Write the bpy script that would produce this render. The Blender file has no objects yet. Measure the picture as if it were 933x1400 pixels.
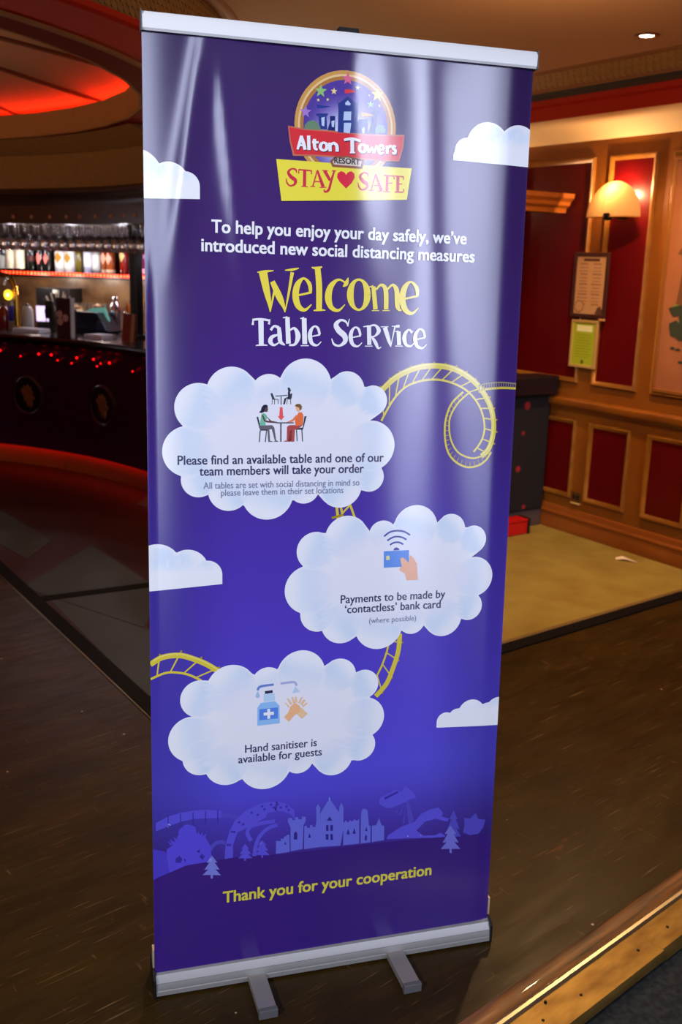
import bpy, bmesh, math, random
from mathutils import Vector, Matrix
random.seed(7)
D = bpy.data
SC = bpy.context.scene
COL = SC.collection
PI = math.pi

# ------------------------------------------------------------------ camera
cam_data = D.cameras.new('camera')
cam = D.objects.new('camera', cam_data)
COL.objects.link(cam)
SC.camera = cam
CAM = Vector((-0.5469, -1.9206, 1.6012))
pitch, roll, yaw = 0.24796, 0.0275, 0.27814
fwd = Vector((math.sin(yaw) * math.cos(pitch), math.cos(yaw) * math.cos(pitch), -math.sin(pitch)))
rgt = Vector((math.cos(yaw), -math.sin(yaw), 0))
upv = rgt.cross(fwd)
r2 = rgt * math.cos(roll) + upv * math.sin(roll)
u2 = upv * math.cos(roll) - rgt * math.sin(roll)
cam.matrix_world = Matrix(((r2.x, u2.x, -fwd.x, CAM.x), (r2.y, u2.y, -fwd.y, CAM.y), (r2.z, u2.z, -fwd.z, CAM.z), (0, 0, 0, 1)))
cam_data.sensor_fit = 'VERTICAL'
cam_data.sensor_height = 23.6
cam_data.sensor_width = 23.6
cam_data.lens = 1358.98 / 1400 * 23.6
cam_data.dof.use_dof = True
cam_data.dof.focus_distance = 2.1
cam_data.dof.aperture_fstop = 3.4
cam_data.clip_start = 0.05

# ------------------------------------------------------------------ world, exposure, large lights
SC.view_settings.view_transform = 'Standard'
SC.view_settings.look = 'None'
SC.view_settings.exposure = 0.0
SC.view_settings.gamma = 1.0
SC.view_settings.use_curve_mapping = False
SC.cycles.use_denoising = True
SC.cycles.max_bounces = 8
SC.cycles.transparent_max_bounces = 16
SC.cycles.sample_clamp_indirect = 4.0
w = D.worlds.new('world')
SC.world = w
w.use_nodes = True
w.node_tree.nodes['Background'].inputs[0].default_value = (0.9, 0.62, 0.42, 1)
w.node_tree.nodes['Background'].inputs[1].default_value = 0.045


def area(name, loc, target, sx, sy, power, col):
    l = D.lights.new(name, 'AREA')
    l.shape = 'RECTANGLE'
    l.size, l.size_y = sx, sy
    l.energy = power
    l.color = col
    o = D.objects.new(name, l)
    COL.objects.link(o)
    o.location = loc
    d = Vector(target) - Vector(loc)
    o.rotation_euler = d.to_track_quat('-Z', 'Y').to_euler()
    return o


def lamp(name, loc, power, col, radius=0.05, spot=None, target=None, blend=0.6):
    l = D.lights.new(name, 'SPOT' if spot else 'POINT')
    l.energy = power
    l.color = col
    l.shadow_soft_size = radius
    o = D.objects.new(name, l)
    COL.objects.link(o)
    o.location = loc
    if spot:
        l.spot_size = math.radians(spot)
        l.spot_blend = blend
        t = Vector(target) if target else Vector((loc[0], loc[1], 0))
        o.rotation_euler = (t - Vector(loc)).to_track_quat('-Z', 'Y').to_euler()
    return o


COOL = (0.70, 0.76, 1.0)
WARM = (1.0, 0.62, 0.28)
# unseen area lights behind the camera, assumed windows placed for the banner's sheen streaks
for x0, x1, k in ((1.84, 2.12, 1.2), (2.42, 2.68, 1.0), (-0.01, 0.15, 0.9)):
    for z0, z1, rad in ((2.3, 4.2, 22.0), (1.2, 2.28, 18.0), (0.2, 1.18, 8.0)):  # dimmer lower down so the sheen fades out gradually
        wx, wz = x1 - x0, z1 - z0
        xc, zc = (x0 + x1) / 2, (z0 + z1) / 2
        area('assumed_window_light', (xc, -5.0, zc), (xc, 0.0, zc), wx, wz, rad * k * PI * wx * wz, COOL)
area('assumed_window_light', (1.6, -5.05, 4.7), (1.6, 0.0, 4.7), 2.6, 0.9, 7.0 * PI * 2.34, COOL)  # wide unseen light added for the haze across the banner's top
# unseen key light added to brighten the banner, off its mirror direction
lamp('added_banner_key', (-2.8, -2.5, 2.9), 435, (0.88, 0.91, 1.0), 0.2, 38, (0.0, 0.0, 0.92), 0.3)
# warm downlights over carpet and wood floor: first is the visible spotlight, others assumed
lamp('downlight_glow', (2.008, 2.319, 2.56), 110, WARM, 0.05, 140)
lamp('downlight_glow', (0.6, 2.6, 2.56), 60, WARM, 0.06, 150)
lamp('downlight_glow', (2.5, 0.7, 2.56), 42, WARM, 0.06, 150)
area('ceiling_fill', (-2.9, 3.3, 1.5), (-2.9, 3.5, 3.0), 1.6, 1.6, 105, (1.0, 0.62, 0.32))  # unseen upward fill added to brighten canopy and dome
area('ceiling_fill', (1.1, 4.9, 1.9), (1.1, 4.8, 3.0), 1.2, 1.2, 130, (1.0, 0.62, 0.32))  # second added fill, hidden behind the banner, brightens the right ceiling
lamp('warm_room_fill', (1.2, 1.6, 2.1), 16, (1.0, 0.6, 0.3), 0.25)  # added fill without a fixture, for wall, cornice and ceiling
lamp('downlight_glow', (-0.9, 1.7, 2.3), 7, (1.0, 0.7, 0.45), 0.06, 150)  # unseen downlight without a fixture, assumed over the left of the floor


# ------------------------------------------------------------------ materials
def lin(c):
    c = c / 255.0
    return c / 12.92 if c <= 0.04045 else ((c + 0.055) / 1.055) ** 2.4


def rgb(r, g, b):
    return (lin(r), lin(g), lin(b))


MATS = {}


def mat(name, col=(200, 200, 200), rough=0.5, metal=0.0, emit=None, estr=0.0, spec=0.5, noise=None, bump=None, coat=0.0):
    if name in MATS:
        return MATS[name]
    m = D.materials.new(name)
    m.use_nodes = True
    nt = m.node_tree
    b = nt.nodes['Principled BSDF']
    c = rgb(*col)
    b.inputs['Base Color'].default_value = (*c, 1)
    b.inputs['Roughness'].default_value = rough
    b.inputs['Metallic'].default_value = metal
    b.inputs['Specular IOR Level'].default_value = spec
    b.inputs['Coat Weight'].default_value = coat
    if emit:
        b.inputs['Emission Color'].default_value = (*rgb(*emit), 1)
        b.inputs['Emission Strength'].default_value = estr
    if noise or bump:
        tc = nt.nodes.new('ShaderNodeTexCoord')
        mp = nt.nodes.new('ShaderNodeMapping')
        nt.links.new(tc.outputs['Object'], mp.inputs[0])
        n = nt.nodes.new('ShaderNodeTexNoise')
        nt.links.new(mp.outputs[0], n.inputs['Vector'])
        sc, amt, col2 = (noise or bump)[:3]
        mp.inputs['Scale'].default_value = sc if isinstance(sc, tuple) else (sc, sc, sc)
        n.inputs['Scale'].default_value = 1.0
        n.inputs['Detail'].default_value = 6
        if noise:
            mx = nt.nodes.new('ShaderNodeMix')
            mx.data_type = 'RGBA'
            rp = nt.nodes.new('ShaderNodeMapRange')
            rp.inputs['From Min'].default_value = 0.35
            rp.inputs['From Max'].default_value = 0.7
            rp.inputs['To Max'].default_value = amt
            nt.links.new(n.outputs['Fac'], rp.inputs['Value'])
            nt.links.new(rp.outputs[0], mx.inputs['Factor'])
            mx.inputs['A'].default_value = (*c, 1)
            mx.inputs['B'].default_value = (*rgb(*col2), 1)
            nt.links.new(mx.outputs['Result'], b.inputs['Base Color'])
        if bump:
            bp = nt.nodes.new('ShaderNodeBump')
            bp.inputs['Strength'].default_value = bump[1]
            bp.inputs['Distance'].default_value = 0.01
            nt.links.new(n.outputs['Fac'], bp.inputs['Height'])
            nt.links.new(bp.outputs[0], b.inputs['Normal'])
    MATS[name] = m
    return m


def ink_material():
    m = D.materials.new('printed_satin')
    m.use_nodes = True
    nt = m.node_tree
    b = nt.nodes['Principled BSDF']
    a = nt.nodes.new('ShaderNodeAttribute')
    a.attribute_name = 'Col'
    nt.links.new(a.outputs['Color'], b.inputs['Base Color'])
    b.inputs['Roughness'].default_value = 0.15
    b.inputs['Anisotropic'].default_value = 0.95
    tg = nt.nodes.new('ShaderNodeCombineXYZ')      # horizontal ribs of the cloth spread the sheen up and down
    tg.inputs[2].default_value = 1.0
    nt.links.new(tg.outputs[0], b.inputs['Tangent'])
    b.inputs['Specular IOR Level'].default_value = 0.5
    return m


INK = ink_material()


def thin_glass(name, tint=(0.90, 0.90, 0.94), gloss=0.24):
    m = D.materials.new(name)
    m.use_nodes = True
    nt = m.node_tree
    nt.nodes.remove(nt.nodes['Principled BSDF'])
    out = nt.nodes['Material Output']
    tr = nt.nodes.new('ShaderNodeBsdfTransparent')
    tr.inputs[0].default_value = (*tint, 1)
    gl = nt.nodes.new('ShaderNodeBsdfGlossy')
    gl.inputs['Roughness'].default_value = 0.14
    lw = nt.nodes.new('ShaderNodeLayerWeight')
    lw.inputs['Blend'].default_value = 0.35
    mr = nt.nodes.new('ShaderNodeMapRange')
    mr.inputs['To Min'].default_value = gloss
    mr.inputs['To Max'].default_value = 0.85
    nt.links.new(lw.outputs['Fresnel'], mr.inputs['Value'])
    mx = nt.nodes.new('ShaderNodeMixShader')
    nt.links.new(mr.outputs[0], mx.inputs[0])
    nt.links.new(tr.outputs[0], mx.inputs[1])
    nt.links.new(gl.outputs[0], mx.inputs[2])
    nt.links.new(mx.outputs[0], out.inputs[0])
    return m


GLASS = thin_glass('clear_glass')


# ------------------------------------------------------------------ mesh helpers
class MB:
    """collects shapes of one part; build() links them as ONE mesh object"""

    def __init__(s):
        s.v, s.f, s.m, s.mats = [], [], [], []

    def mi(s, m):
        if m not in s.mats:
            s.mats.append(m)
        return s.mats.index(m)

    def add(s, vs, fs, m):
        o = len(s.v)
        s.v += [tuple(x) for x in vs]
        s.f += [tuple(i + o for i in f) for f in fs]
        k = s.mi(m)
        s.m += [k] * len(fs)
        return s

    def box(s, x0, x1, y0, y1, z0, z1, m):
        v = [(x, y, z) for z in (z0, z1) for y in (y0, y1) for x in (x0, x1)]
        return s.add(v, [(0, 2, 3, 1), (4, 5, 7, 6), (0, 1, 5, 4), (2, 6, 7, 3), (0, 4, 6, 2), (1, 3, 7, 5)], m)

    def extr(s, prof, x0, x1, m):
        """closed profile [(y,z)] extruded along x"""
        n = len(prof)
        v = [(x0, y, z) for y, z in prof] + [(x1, y, z) for y, z in prof]
        f = [(i, (i + 1) % n, n + (i + 1) % n, n + i) for i in range(n)]
        f += [tuple(range(n))[::-1], tuple(range(n, 2 * n))]
        return s.add(v, f, m)

    def prism(s, poly, z0, z1, m):
        n = len(poly)
        v = [(x, y, z0) for x, y in poly] + [(x, y, z1) for x, y in poly]
        f = [(i, (i + 1) % n, n + (i + 1) % n, n + i) for i in range(n)]
        f += [tuple(range(n))[::-1], tuple(range(n, 2 * n))]
        return s.add(v, f, m)

    def plate(s, poly, y0, y1, m):
        """outline in x,z given thickness along y"""
        n = len(poly)
        v = [(x, y0, z) for x, z in poly] + [(x, y1, z) for x, z in poly]
        f = [(i, (i + 1) % n, n + (i + 1) % n, n + i) for i in range(n)]
        f += [tuple(range(n)), tuple(range(n, 2 * n))[::-1]]
        return s.add(v, f, m)

    def lathe(s, prof, m, seg=20, c=(0, 0)):
        n = len(prof)
        v = []
        for k in range(seg):
            a = 2 * PI * k / seg
            v += [(c[0] + r * math.cos(a), c[1] + r * math.sin(a), z) for r, z in prof]
        f = []
        for k in range(seg):
            k2 = (k + 1) % seg
            for i in range(n - 1):
                f.append((k * n + i, k2 * n + i, k2 * n + i + 1, k * n + i + 1))
        return s.add(v, f, m)

    def tube(s, path, r, m, seg=10, closed=False):
        P = [Vector(p) for p in path]
        n = len(P)
        v, f = [], []
        prev = None
        for i, p in enumerate(P):
            t = (P[(i + 1) % n] - P[i - 1]) if closed else (P[min(i + 1, n - 1)] - P[max(i - 1, 0)])
            t.normalize()
            a = prev if prev is not None else (Vector((0, 0, 1)) if abs(t.z) < 0.9 else Vector((1, 0, 0)))
            x = a - t * a.dot(t)
            x.normalize()
            prev = x
            y = t.cross(x)
            rr = r[i] if isinstance(r, (list, tuple)) else r
            v += [p + (x * math.cos(2 * PI * k / seg) + y * math.sin(2 * PI * k / seg)) * rr for k in range(seg)]
        for i in range(n if closed else n - 1):
            j = (i + 1) % n
            for k in range(seg):
                k2 = (k + 1) % seg
                f.append((i * seg + k, i * seg + k2, j * seg + k2, j * seg + k))
        if not closed:
            f += [tuple(range(seg))[::-1], tuple(range((n - 1) * seg, n * seg))]
        return s.add(v, f, m)

    def arc(s, prof, c, a0, a1, n, m, closed=True, capped=True):
        """profile [(r,z)] swept round centre c, angles in degrees"""
        k = len(prof)
        full = abs(a1 - a0) >= 359.9
        v = []
        for i in range(n + (0 if full else 1)):
            a = math.radians(a0 + (a1 - a0) * i / n)
            v += [(c[0] + r * math.cos(a), c[1] + r * math.sin(a), z) for r, z in prof]
        rows = n if full else n + 1
        f = []
        for i in range(n):
            j = (i + 1) % rows
            for q in range(k if closed else k - 1):
                q2 = (q + 1) % k
                f.append((i * k + q, j * k + q, j * k + q2, i * k + q2))
        if closed and capped and not full:
            f += [tuple(range(k)), tuple(range(n * k, n * k + k))[::-1]]
        return s.add(v, f, m)

    def build(s, name, parent=None, smooth=False, bev=0.0, seg=2, loc=None, rotz=None, angle=40):
        me = D.meshes.new(name)
        me.from_pydata(s.v, [], s.f)
        for m in s.mats:
            me.materials.append(m)
        me.polygons.foreach_set('material_index', s.m)
        bm = bmesh.new()
        bm.from_mesh(me)
        bmesh.ops.recalc_face_normals(bm, faces=bm.faces)
        bm.to_mesh(me)
        bm.free()
        if smooth:
            me.polygons.foreach_set('use_smooth', [True] * len(me.polygons))
            me.set_sharp_from_angle(angle=math.radians(angle))
        o = D.objects.new(name, me)
        COL.objects.link(o)
        if bev:
            b = o.modifiers.new('bevel', 'BEVEL')
            b.width = bev
            b.segments = seg
            b.limit_method = 'ANGLE'
        if parent:
            o.parent = parent
        if loc:
            o.location = loc
        if rotz is not None:
            o.rotation_euler = (0, 0, rotz)
        return o


def tag(o, label=None, cat=None, group=None, kind=None):
    if label:
        o['label'] = label
    if cat:
        o['category'] = cat
    if group:
        o['group'] = group
    if kind:
        o['kind'] = kind
    return o


def thing(name, label, cat, loc=(0, 0, 0), rotz=0.0, group=None):
    o = D.objects.new(name, None)
    o.empty_display_size = 0.1
    COL.objects.link(o)
    o.location = loc
    o.rotation_euler = (0, 0, rotz)
    return tag(o, label, cat, group)


def struct(mb, name, parent=None, **k):
    o = mb.build(name, parent, **k)
    if not parent:
        o['kind'] = 'structure'
    return o


def dup(root, loc=None, rotz=None, label=None):
    r = root.copy()
    COL.objects.link(r)
    if loc is not None:
        r.location = loc
    if rotz is not None:
        r.rotation_euler = (0, 0, rotz)
    if label:
        r['label'] = label
    for ch in list(root.children):
        c = ch.copy()
        COL.objects.link(c)
        c.parent = r
        for g in list(ch.children):
            d = g.copy()
            COL.objects.link(d)
            d.parent = c
    return r


def polar(c, a, r, z=0.0):
    a = math.radians(a)
    return (c[0] + r * math.cos(a), c[1] + r * math.sin(a), z)

# ================================================================== large structure
WOODDK = mat('dark_wood', (26, 12, 8), 0.35, noise=((3, 3, 20), 0.6, (50, 26, 14)))
CB = (-2.9, 3.53)      # centre of the round bar and dance floor
CD = (-2.88, 3.74)     # centre of the round ceiling recess
RW = Vector((2.466, 3.377, 0))
WY = -1.253977         # heading of the panelled wall
WD = Vector((math.cos(WY), math.sin(WY), 0))
WN = Vector((-WD.y, WD.x, 0))


def onwall(s, out=0.0, z=0.0):
    return tuple(RW + WD * s - WN * out + Vector((0, 0, z)))


def floor_material():
    m = D.materials.new('worn_dark_floorboards')
    m.use_nodes = True
    nt = m.node_tree
    b = nt.nodes['Principled BSDF']
    b.inputs['Specular IOR Level'].default_value = 0.13
    tc = nt.nodes.new('ShaderNodeTexCoord')
    mp = nt.nodes.new('ShaderNodeMapping')
    mp.inputs['Rotation'].default_value = (0, 0, math.radians(-25))
    nt.links.new(tc.outputs['Object'], mp.inputs[0])

    def noise(scale, detail=5, rough=0.6):
        k = nt.nodes.new('ShaderNodeMapping')
        k.inputs['Scale'].default_value = scale
        nt.links.new(mp.outputs[0], k.inputs[0])
        n = nt.nodes.new('ShaderNodeTexNoise')
        n.inputs['Scale'].default_value = 1
        n.inputs['Detail'].default_value = detail
        n.inputs['Roughness'].default_value = rough
        nt.links.new(k.outputs[0], n.inputs['Vector'])
        return n.outputs['Fac']

    def ramp(sock, lo, hi, tmax=1.0):
        r = nt.nodes.new('ShaderNodeMapRange')
        r.inputs['From Min'].default_value = lo
        r.inputs['From Max'].default_value = hi
        r.inputs['To Max'].default_value = tmax
        nt.links.new(sock, r.inputs['Value'])
        return r.outputs[0]

    def mix(fac, a, bb):
        x = nt.nodes.new('ShaderNodeMix')
        x.data_type = 'RGBA'
        nt.links.new(fac, x.inputs['Factor'])
        for i, q in (('A', a), ('B', bb)):
            if isinstance(q, tuple):
                x.inputs[i].default_value = (*rgb(*q), 1)
            else:
                nt.links.new(q, x.inputs[i])
        return x.outputs['Result']
    c = mix(ramp(noise((2.5, 7, 1)), 0.35, 0.7), (42, 29, 8), (60, 42, 11))
    c = mix(ramp(noise((6, 60, 1), 8), 0.5, 0.75, 0.5), c, (30, 17, 4))
    # long thin scuffs and scratches
    c = mix(ramp(noise((5, 150, 1), 3), 0.63, 0.72, 0.7), c, (126, 98, 66))
    c = mix(ramp(noise((40, 9, 1), 4), 0.66, 0.74, 0.55), c, (116, 84, 54))
    # a worn reddish patch and grains of dust
    c = mix(ramp(noise((1.7, 8, 1), 7, 0.75), 0.64, 0.74, 0.7), c, (136, 74, 38))
    vo = nt.nodes.new('ShaderNodeTexVoronoi')
    vo.inputs['Scale'].default_value = 7
    nt.links.new(mp.outputs[0], vo.inputs['Vector'])
    sp = nt.nodes.new('ShaderNodeMapRange')
    sp.inputs['From Min'].default_value = 0.032
    sp.inputs['From Max'].default_value = 0.022
    nt.links.new(vo.outputs['Distance'], sp.inputs['Value'])
    c = mix(sp.outputs[0], c, (190, 165, 130))
    nt.links.new(c, b.inputs['Base Color'])
    nt.links.new(ramp(noise((4, 20, 1), 6), 0.3, 0.8, 0.25), b.inputs['Roughness'])
    mr = nt.nodes.new('ShaderNodeMath')
    mr.operation = 'ADD'
    mr.inputs[1].default_value = 0.30
    nt.links.new(ramp(noise((4, 20, 1), 6), 0.3, 0.8, 0.25), mr.inputs[0])
    nt.links.new(mr.outputs[0], b.inputs['Roughness'])
    bp = nt.nodes.new('ShaderNodeBump')
    bp.inputs['Strength'].default_value = 0.15
    bp.inputs['Distance'].default_value = 0.004
    nt.links.new(noise((10, 90, 1), 6), bp.inputs['Height'])
    nt.links.new(bp.outputs[0], b.inputs['Normal'])
    return m


# ---- floor: boards in front, stone dance floor on the left, carpet on the right
CORN = Vector((-0.2, 1.14, 0))
L1 = Vector((-0.607, 1.83, 0)).normalized()       # towards the back left
L2 = Vector((0.93, 0.37, 0)).normalized()         # towards the right wall
BD = Vector((0.5, 3.2, 0)).normalized()
BR = Vector((0.903, 0.430, 0)).normalized()       # direction of the brass step edge
BQ = Vector((0.430, -0.903, 0))                   # down the step
E0 = Vector((0.39, -0.171, 0))                    # a point on the step edge


def xy(v):
    return (v.x, v.y)


fl = MB()
pA = CORN + L1 * 12
pB = CORN + L2 * 7
eR, eL = E0 + BR * 6, E0 - BR * 9
fl.prism([xy(CORN), xy(pB), xy(eR), xy(eL), (-9, 2), (-9, 9)][:4] + [(-9, -3), (-9, 10), xy(pA)], -0.05, 0.0, floor_material())
floor = struct(fl, 'floor')

STONE = mat('grey_stone_floor', (52, 54, 58), 0.5, spec=0.15, noise=((2.2, 2.2, 1), 0.6, (66, 67, 70)))
STONERED = mat('dark_red_stone_floor', (54, 20, 16), 0.5, spec=0.2, noise=((2, 2, 1), 0.6, (36, 17, 15)))
CARPET = mat('gold_beige_carpet', (150, 130, 64), 0.95, spec=0.1, noise=((5, 5, 5), 0.5, (120, 90, 40)))
DARKSTRIP = mat('dark_floor_strip', (15, 13, 14), 0.7, spec=0.08)
BRASSLINE = mat('thin_brass_line', (120, 95, 50), 0.35, 1.0)

m_ = MB()
hp = CORN + BD * 9
m_.prism([xy(CORN), xy(hp), (-4, 12), xy(pA)], -0.05, -0.001, STONERED)
stone = struct(m_, 'floor_stone')
# grey lozenges set into the darker red stone
m_ = MB()
for poly in ([(-0.418, 3.665), (-0.10, 2.76), (-0.24, 2.30), (-0.70, 2.88), (-0.757, 3.0)],
             [(-0.638, 3.812), (-0.76, 3.45), (-1.55, 5.05), (-1.9, 6.2), (-0.955, 4.579)],
             [(-0.66, 2.82), (-0.20, 2.24), (-0.07, 1.2), (-0.18, 1.2)],
             [(-0.1, 4.6), (0.2, 3.9), (0.5, 4.7), (0.25, 5.4)]):
    m_.prism(poly, -0.04, 0.0006, STONE)
m_.build('stone_lozenges', stone)

m_ = MB()
m_.prism([xy(CORN), xy(pB), (6.4, 9), xy(hp)], -0.05, 0.004, CARPET)
struct(m_, 'floor_carpet')


def strip(p, d, length, w0, w1, z, m, mb):
    q = Vector((-d.y, d.x, 0))
    a, b, c, e = p + q * w0, p + d * length + q * w0, p + d * length + q * w1, p + q * w1
    mb.prism([xy(a), xy(b), xy(c), xy(e)], -0.03, z, m)


m_ = MB()
strip(CORN - L1 * 0.06, L1, 12, -0.062, 0.0, 0.004, DARKSTRIP, m_)
strip(CORN - L1 * 0.06, L1, 12, 0.003, 0.011, 0.003, BRASSLINE, m_)
struct(m_, 'trim_1')
m_ = MB()
strip(CORN - L2 * 0.05, L2, 7, -0.02, 0.05, 0.007, DARKSTRIP, m_)
strip(CORN - L2 * 0.05, L2, 7, 0.052, 0.075, 0.006, mat('carpet_bar', (110, 84, 44), 0.6), m_)
struct(m_, 'trim_2')
m_ = MB()
d2 = Vector((0.575, 0.125, 0)).normalized()
strip(Vector((-0.735, 2.76, 0)), d2, 0.9, -0.035, 0.035, 0.003, DARKSTRIP, m_)
struct(m_, 'trim_3')

# ---- brass edged step at the front right, lower carpet beyond it
BRASS = mat('worn_brass', (150, 122, 62), 0.45, 0.8, noise=((7, 22, 22), 0.8, (92, 62, 22)))
EDGEWOOD = mat('worn_orange_wood', (138, 78, 20), 0.45, noise=((5, 70, 30), 1.0, (44, 22, 6)), coat=0.15)
STEELEDGE = mat('polished_edge', (228, 214, 190), 0.3, 1.0)
SCREW = mat('dark_screw', (30, 20, 10), 0.5, 0.6)
ang = math.atan2(BR.y, BR.x)
nose = thing('step_edging', 'brass and wood step edging crossing the floor in front of the dark boards', 'step edge', tuple(E0), ang)
# local x along the edge, local -y down the step
m_ = MB()
m_.extr([(0.0, -0.05), (0.0, 0.003), (-0.006, 0.006), (-0.045, 0.004), (-0.052, 0.001), (-0.052, -0.05)], -9, 2.95, EDGEWOOD)
m_.build('wood_strip', nose, smooth=True)
m_ = MB()
pr = [(-0.052, -0.05), (-0.052, 0.004)] + [(-0.060 - 0.0105 * math.cos(a) + 0.0, 0.004 + 0.009 * math.sin(a)) for a in [k * PI / 6 for k in range(0, 7)]][::-1]
pr = [(-0.050, -0.05), (-0.050, 0.003), (-0.053, 0.009), (-0.059, 0.012), (-0.066, 0.010), (-0.070, 0.004), (-0.070, -0.05)]
m_.extr(pr, -9, 6, STEELEDGE)
m_.build('rounded_bead', nose, smooth=True)
m_ = MB()
m_.extr([(-0.070, -0.05), (-0.070, 0.002), (-0.128, 0.0005), (-0.133, -0.006), (-0.133, -0.05)], -9, 2.95, BRASS)
m_.build('brass_tread', nose, smooth=True)
m_ = MB()
m_.extr([(-0.092, -0.02), (-0.092, 0.004), (-0.155, 0.003), (-0.160, -0.004), (-0.162, -0.018), (-0.155, -0.02)], -0.6, 0.385, BRASS)
m_.extr([(-0.092, -0.02), (-0.092, 0.0025), (-0.150, 0.002), (-0.160, -0.008), (-0.162, -0.022), (-0.155, -0.02)], 0.387, 2.2, BRASS)
m_.build('brass_nosing_plate', nose, smooth=True)
for sx, sy in ((0.335, -0.115), (0.47, -0.112), (0.10, -0.118), (-0.03, -0.112), (0.02, -0.080), (-0.06, -0.061), (-0.11, -0.09)):
    k = MB()
    k.lathe([(0.0001, 0.0055), (0.0035, 0.005), (0.0042, 0.0)], SCREW, 10, (sx, sy))
    k.build('screw', nose, smooth=True)
m_ = MB()
LOWC = mat('charcoal_carpet', (38, 40, 40), 0.95, spec=0.1, noise=((60, 60, 60), 0.8, (60, 62, 60)))
a, b = E0 + BQ * 0.1 - BR * 9, E0 + BQ * 0.1 + BR * 6
m_.prism([xy(a), xy(a + BQ * 4), xy(b + BQ * 4), xy(b)], -0.25, -0.03, LOWC)
struct(m_, 'floor_lower')
m_ = MB()
m_.prism([xy(E0 - BR * 9), xy(E0 + BR * 6), xy(E0 + BR * 6 + BQ * 0.13), xy(E0 - BR * 9 + BQ * 0.13)], -0.25, -0.052, WOODDK)
struct(m_, 'trim_4')

# ---- ceiling with its round recess
CEILM = mat('terracotta_ceiling', (164, 122, 84), 0.8, noise=((60, 60, 60), 0.25, (140, 102, 66)))
c_ = MB()
c_.arc([(3.24, 2.6), (13, 2.6), (13, 2.7), (3.24, 2.7)], CD, 0, 360, 96, CEILM)
bmname = 'ceiling'
ceil = struct(c_, 'ceiling')
bm = bmesh.new()
bm.from_mesh(ceil.data)
bmesh.ops.bisect_plane(bm, geom=bm.verts[:] + bm.edges[:] + bm.faces[:], plane_co=(0, -1.2, 0), plane_no=(0, -1, 0), clear_outer=True)
bm.to_mesh(ceil.data)
bm.free()

REDP = mat('red_ceiling_paint', (168, 34, 14), 0.6, spec=0.1)
REDDK = mat('deep_red_ceiling_paint', (92, 8, 6), 0.7, spec=0.05)
TAN = mat('tan_ceiling_trim', (124, 84, 52), 0.6, spec=0.1)
BROWNP = mat('brown_textured_paint', (112, 76, 32), 0.8, noise=((40, 40, 40), 0.5, (90, 56, 20)))


TILEM = mat('scalloped_tile', (140, 100, 50), 0.5, noise=((30, 30, 30), 0.5, (110, 76, 34)))
dome = MB()
prof = []
for k in range(13):
    t = k / 12
    r = 2.96 * (1 - t) + 0.001
    prof.append((r, 2.52 + 0.34 * math.sin(t * PI / 2)))
dome.arc(prof, CD, 0, 360, 72, mat('dome_paint', (104, 74, 62), 0.7), closed=False)
dm = struct(dome, 'ceiling_dome', smooth=True)
rb = MB()
for a in range(4, 364, 20):
    path = [polar(CD, a, r, z - 0.008) for r, z in prof[:-1]]
    rb.tube(path, 0.014, mat('dome_rib', (60, 30, 18), 0.6), 6)
rb.build('ribs', dm)
lp = MB()
lp.arc([(2.80, 2.49), (2.78, 2.49), (2.78, 2.352), (2.786, 2.345), (2.80, 2.345)], CD, 0, 360, 40, TAN)
lp.build('recess_lip', dm)
lp = MB()
lp.arc([(2.80, 2.44), (2.98, 2.44), (2.98, 2.53), (2.96, 2.53), (2.96, 2.45), (2.80, 2.45)], CD, 0, 360, 72, REDDK)
lp.build('light_trough', dm)
lp = MB()
lp.arc([(2.80, 2.347), (2.955, 2.352), (2.955, 2.36), (2.80, 2.36)], CD, -150, 14, 60, REDDK)
lp.arc([(2.80, 2.347), (2.87, 2.352), (2.87, 2.36), (2.80, 2.36)], CD, 14, 210, 60, REDDK)
lp.build('soffit_band', dm)
lp = MB()
lp.arc([(2.955, 2.35), (2.965, 2.335), (2.985, 2.335), (2.99, 2.345), (2.99, 2.37), (2.955, 2.37)], CD, -150, 14, 60, TAN)
lp.build('bead_ring', dm, smooth=True)
lp = MB()
lp.arc([(2.99, 2.345), (3.23, 2.352), (3.25, 2.36), (3.25, 2.38), (2.99, 2.37)], CD, -150, 14, 60, REDP)
lp.build('red_band', dm)
lp = MB()
lp.arc([(2.87, 2.352), (3.045, 2.266), (3.10, 2.266), (3.10, 2.40), (2.87, 2.37)], CD, 14, 210, 72, BROWNP)
lp.build('brown_band', dm)
lp = MB()
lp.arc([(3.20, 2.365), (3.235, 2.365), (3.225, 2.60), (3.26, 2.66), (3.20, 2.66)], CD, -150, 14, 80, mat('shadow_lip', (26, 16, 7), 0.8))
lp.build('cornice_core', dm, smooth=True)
lp = MB()


def ring_tile(a_, h_, out):
    out *= 0.6
    an = -150 + 164 * a_ / 260
    return polar(CD, an, 3.238 - 0.008 * h_ + out, 2.362 + 0.232 * h_ - out * 0.2)


RING_TILES = (lp, ring_tile)
lp = MB()
lp.arc([(3.22, 2.585), (3.26, 2.575), (3.29, 2.585), (3.30, 2.601), (3.22, 2.605)], CD, -150, 14, 80, TAN)
lp.build('ceiling_bead', dm, smooth=True)
lp = MB()
REDLED = mat('red_cove_light', (255, 60, 16), 0.5, emit=(255, 46, 12), estr=56.0)
lp.arc([(2.87 + 0.014 * math.cos(k * PI / 4), 2.468 + 0.014 * math.sin(k * PI / 4)) for k in range(8)], CD, 0, 360, 72, REDLED)
lp.build('cove_light', dm)

# ---- outer walls so the room closes behind everything
DARKWALL = mat('dark_brown_wall', (60, 34, 22), 0.8)
b_ = MB()
b_.box(-9.2, -9.0, -3, 12, -0.2, 3.0, DARKWALL)
struct(b_, 'wall_left')
b_ = MB()
b_.box(-9.2, 4, 11.0, 11.2, -0.2, 3.0, DARKWALL)
struct(b_, 'wall_back')

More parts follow.
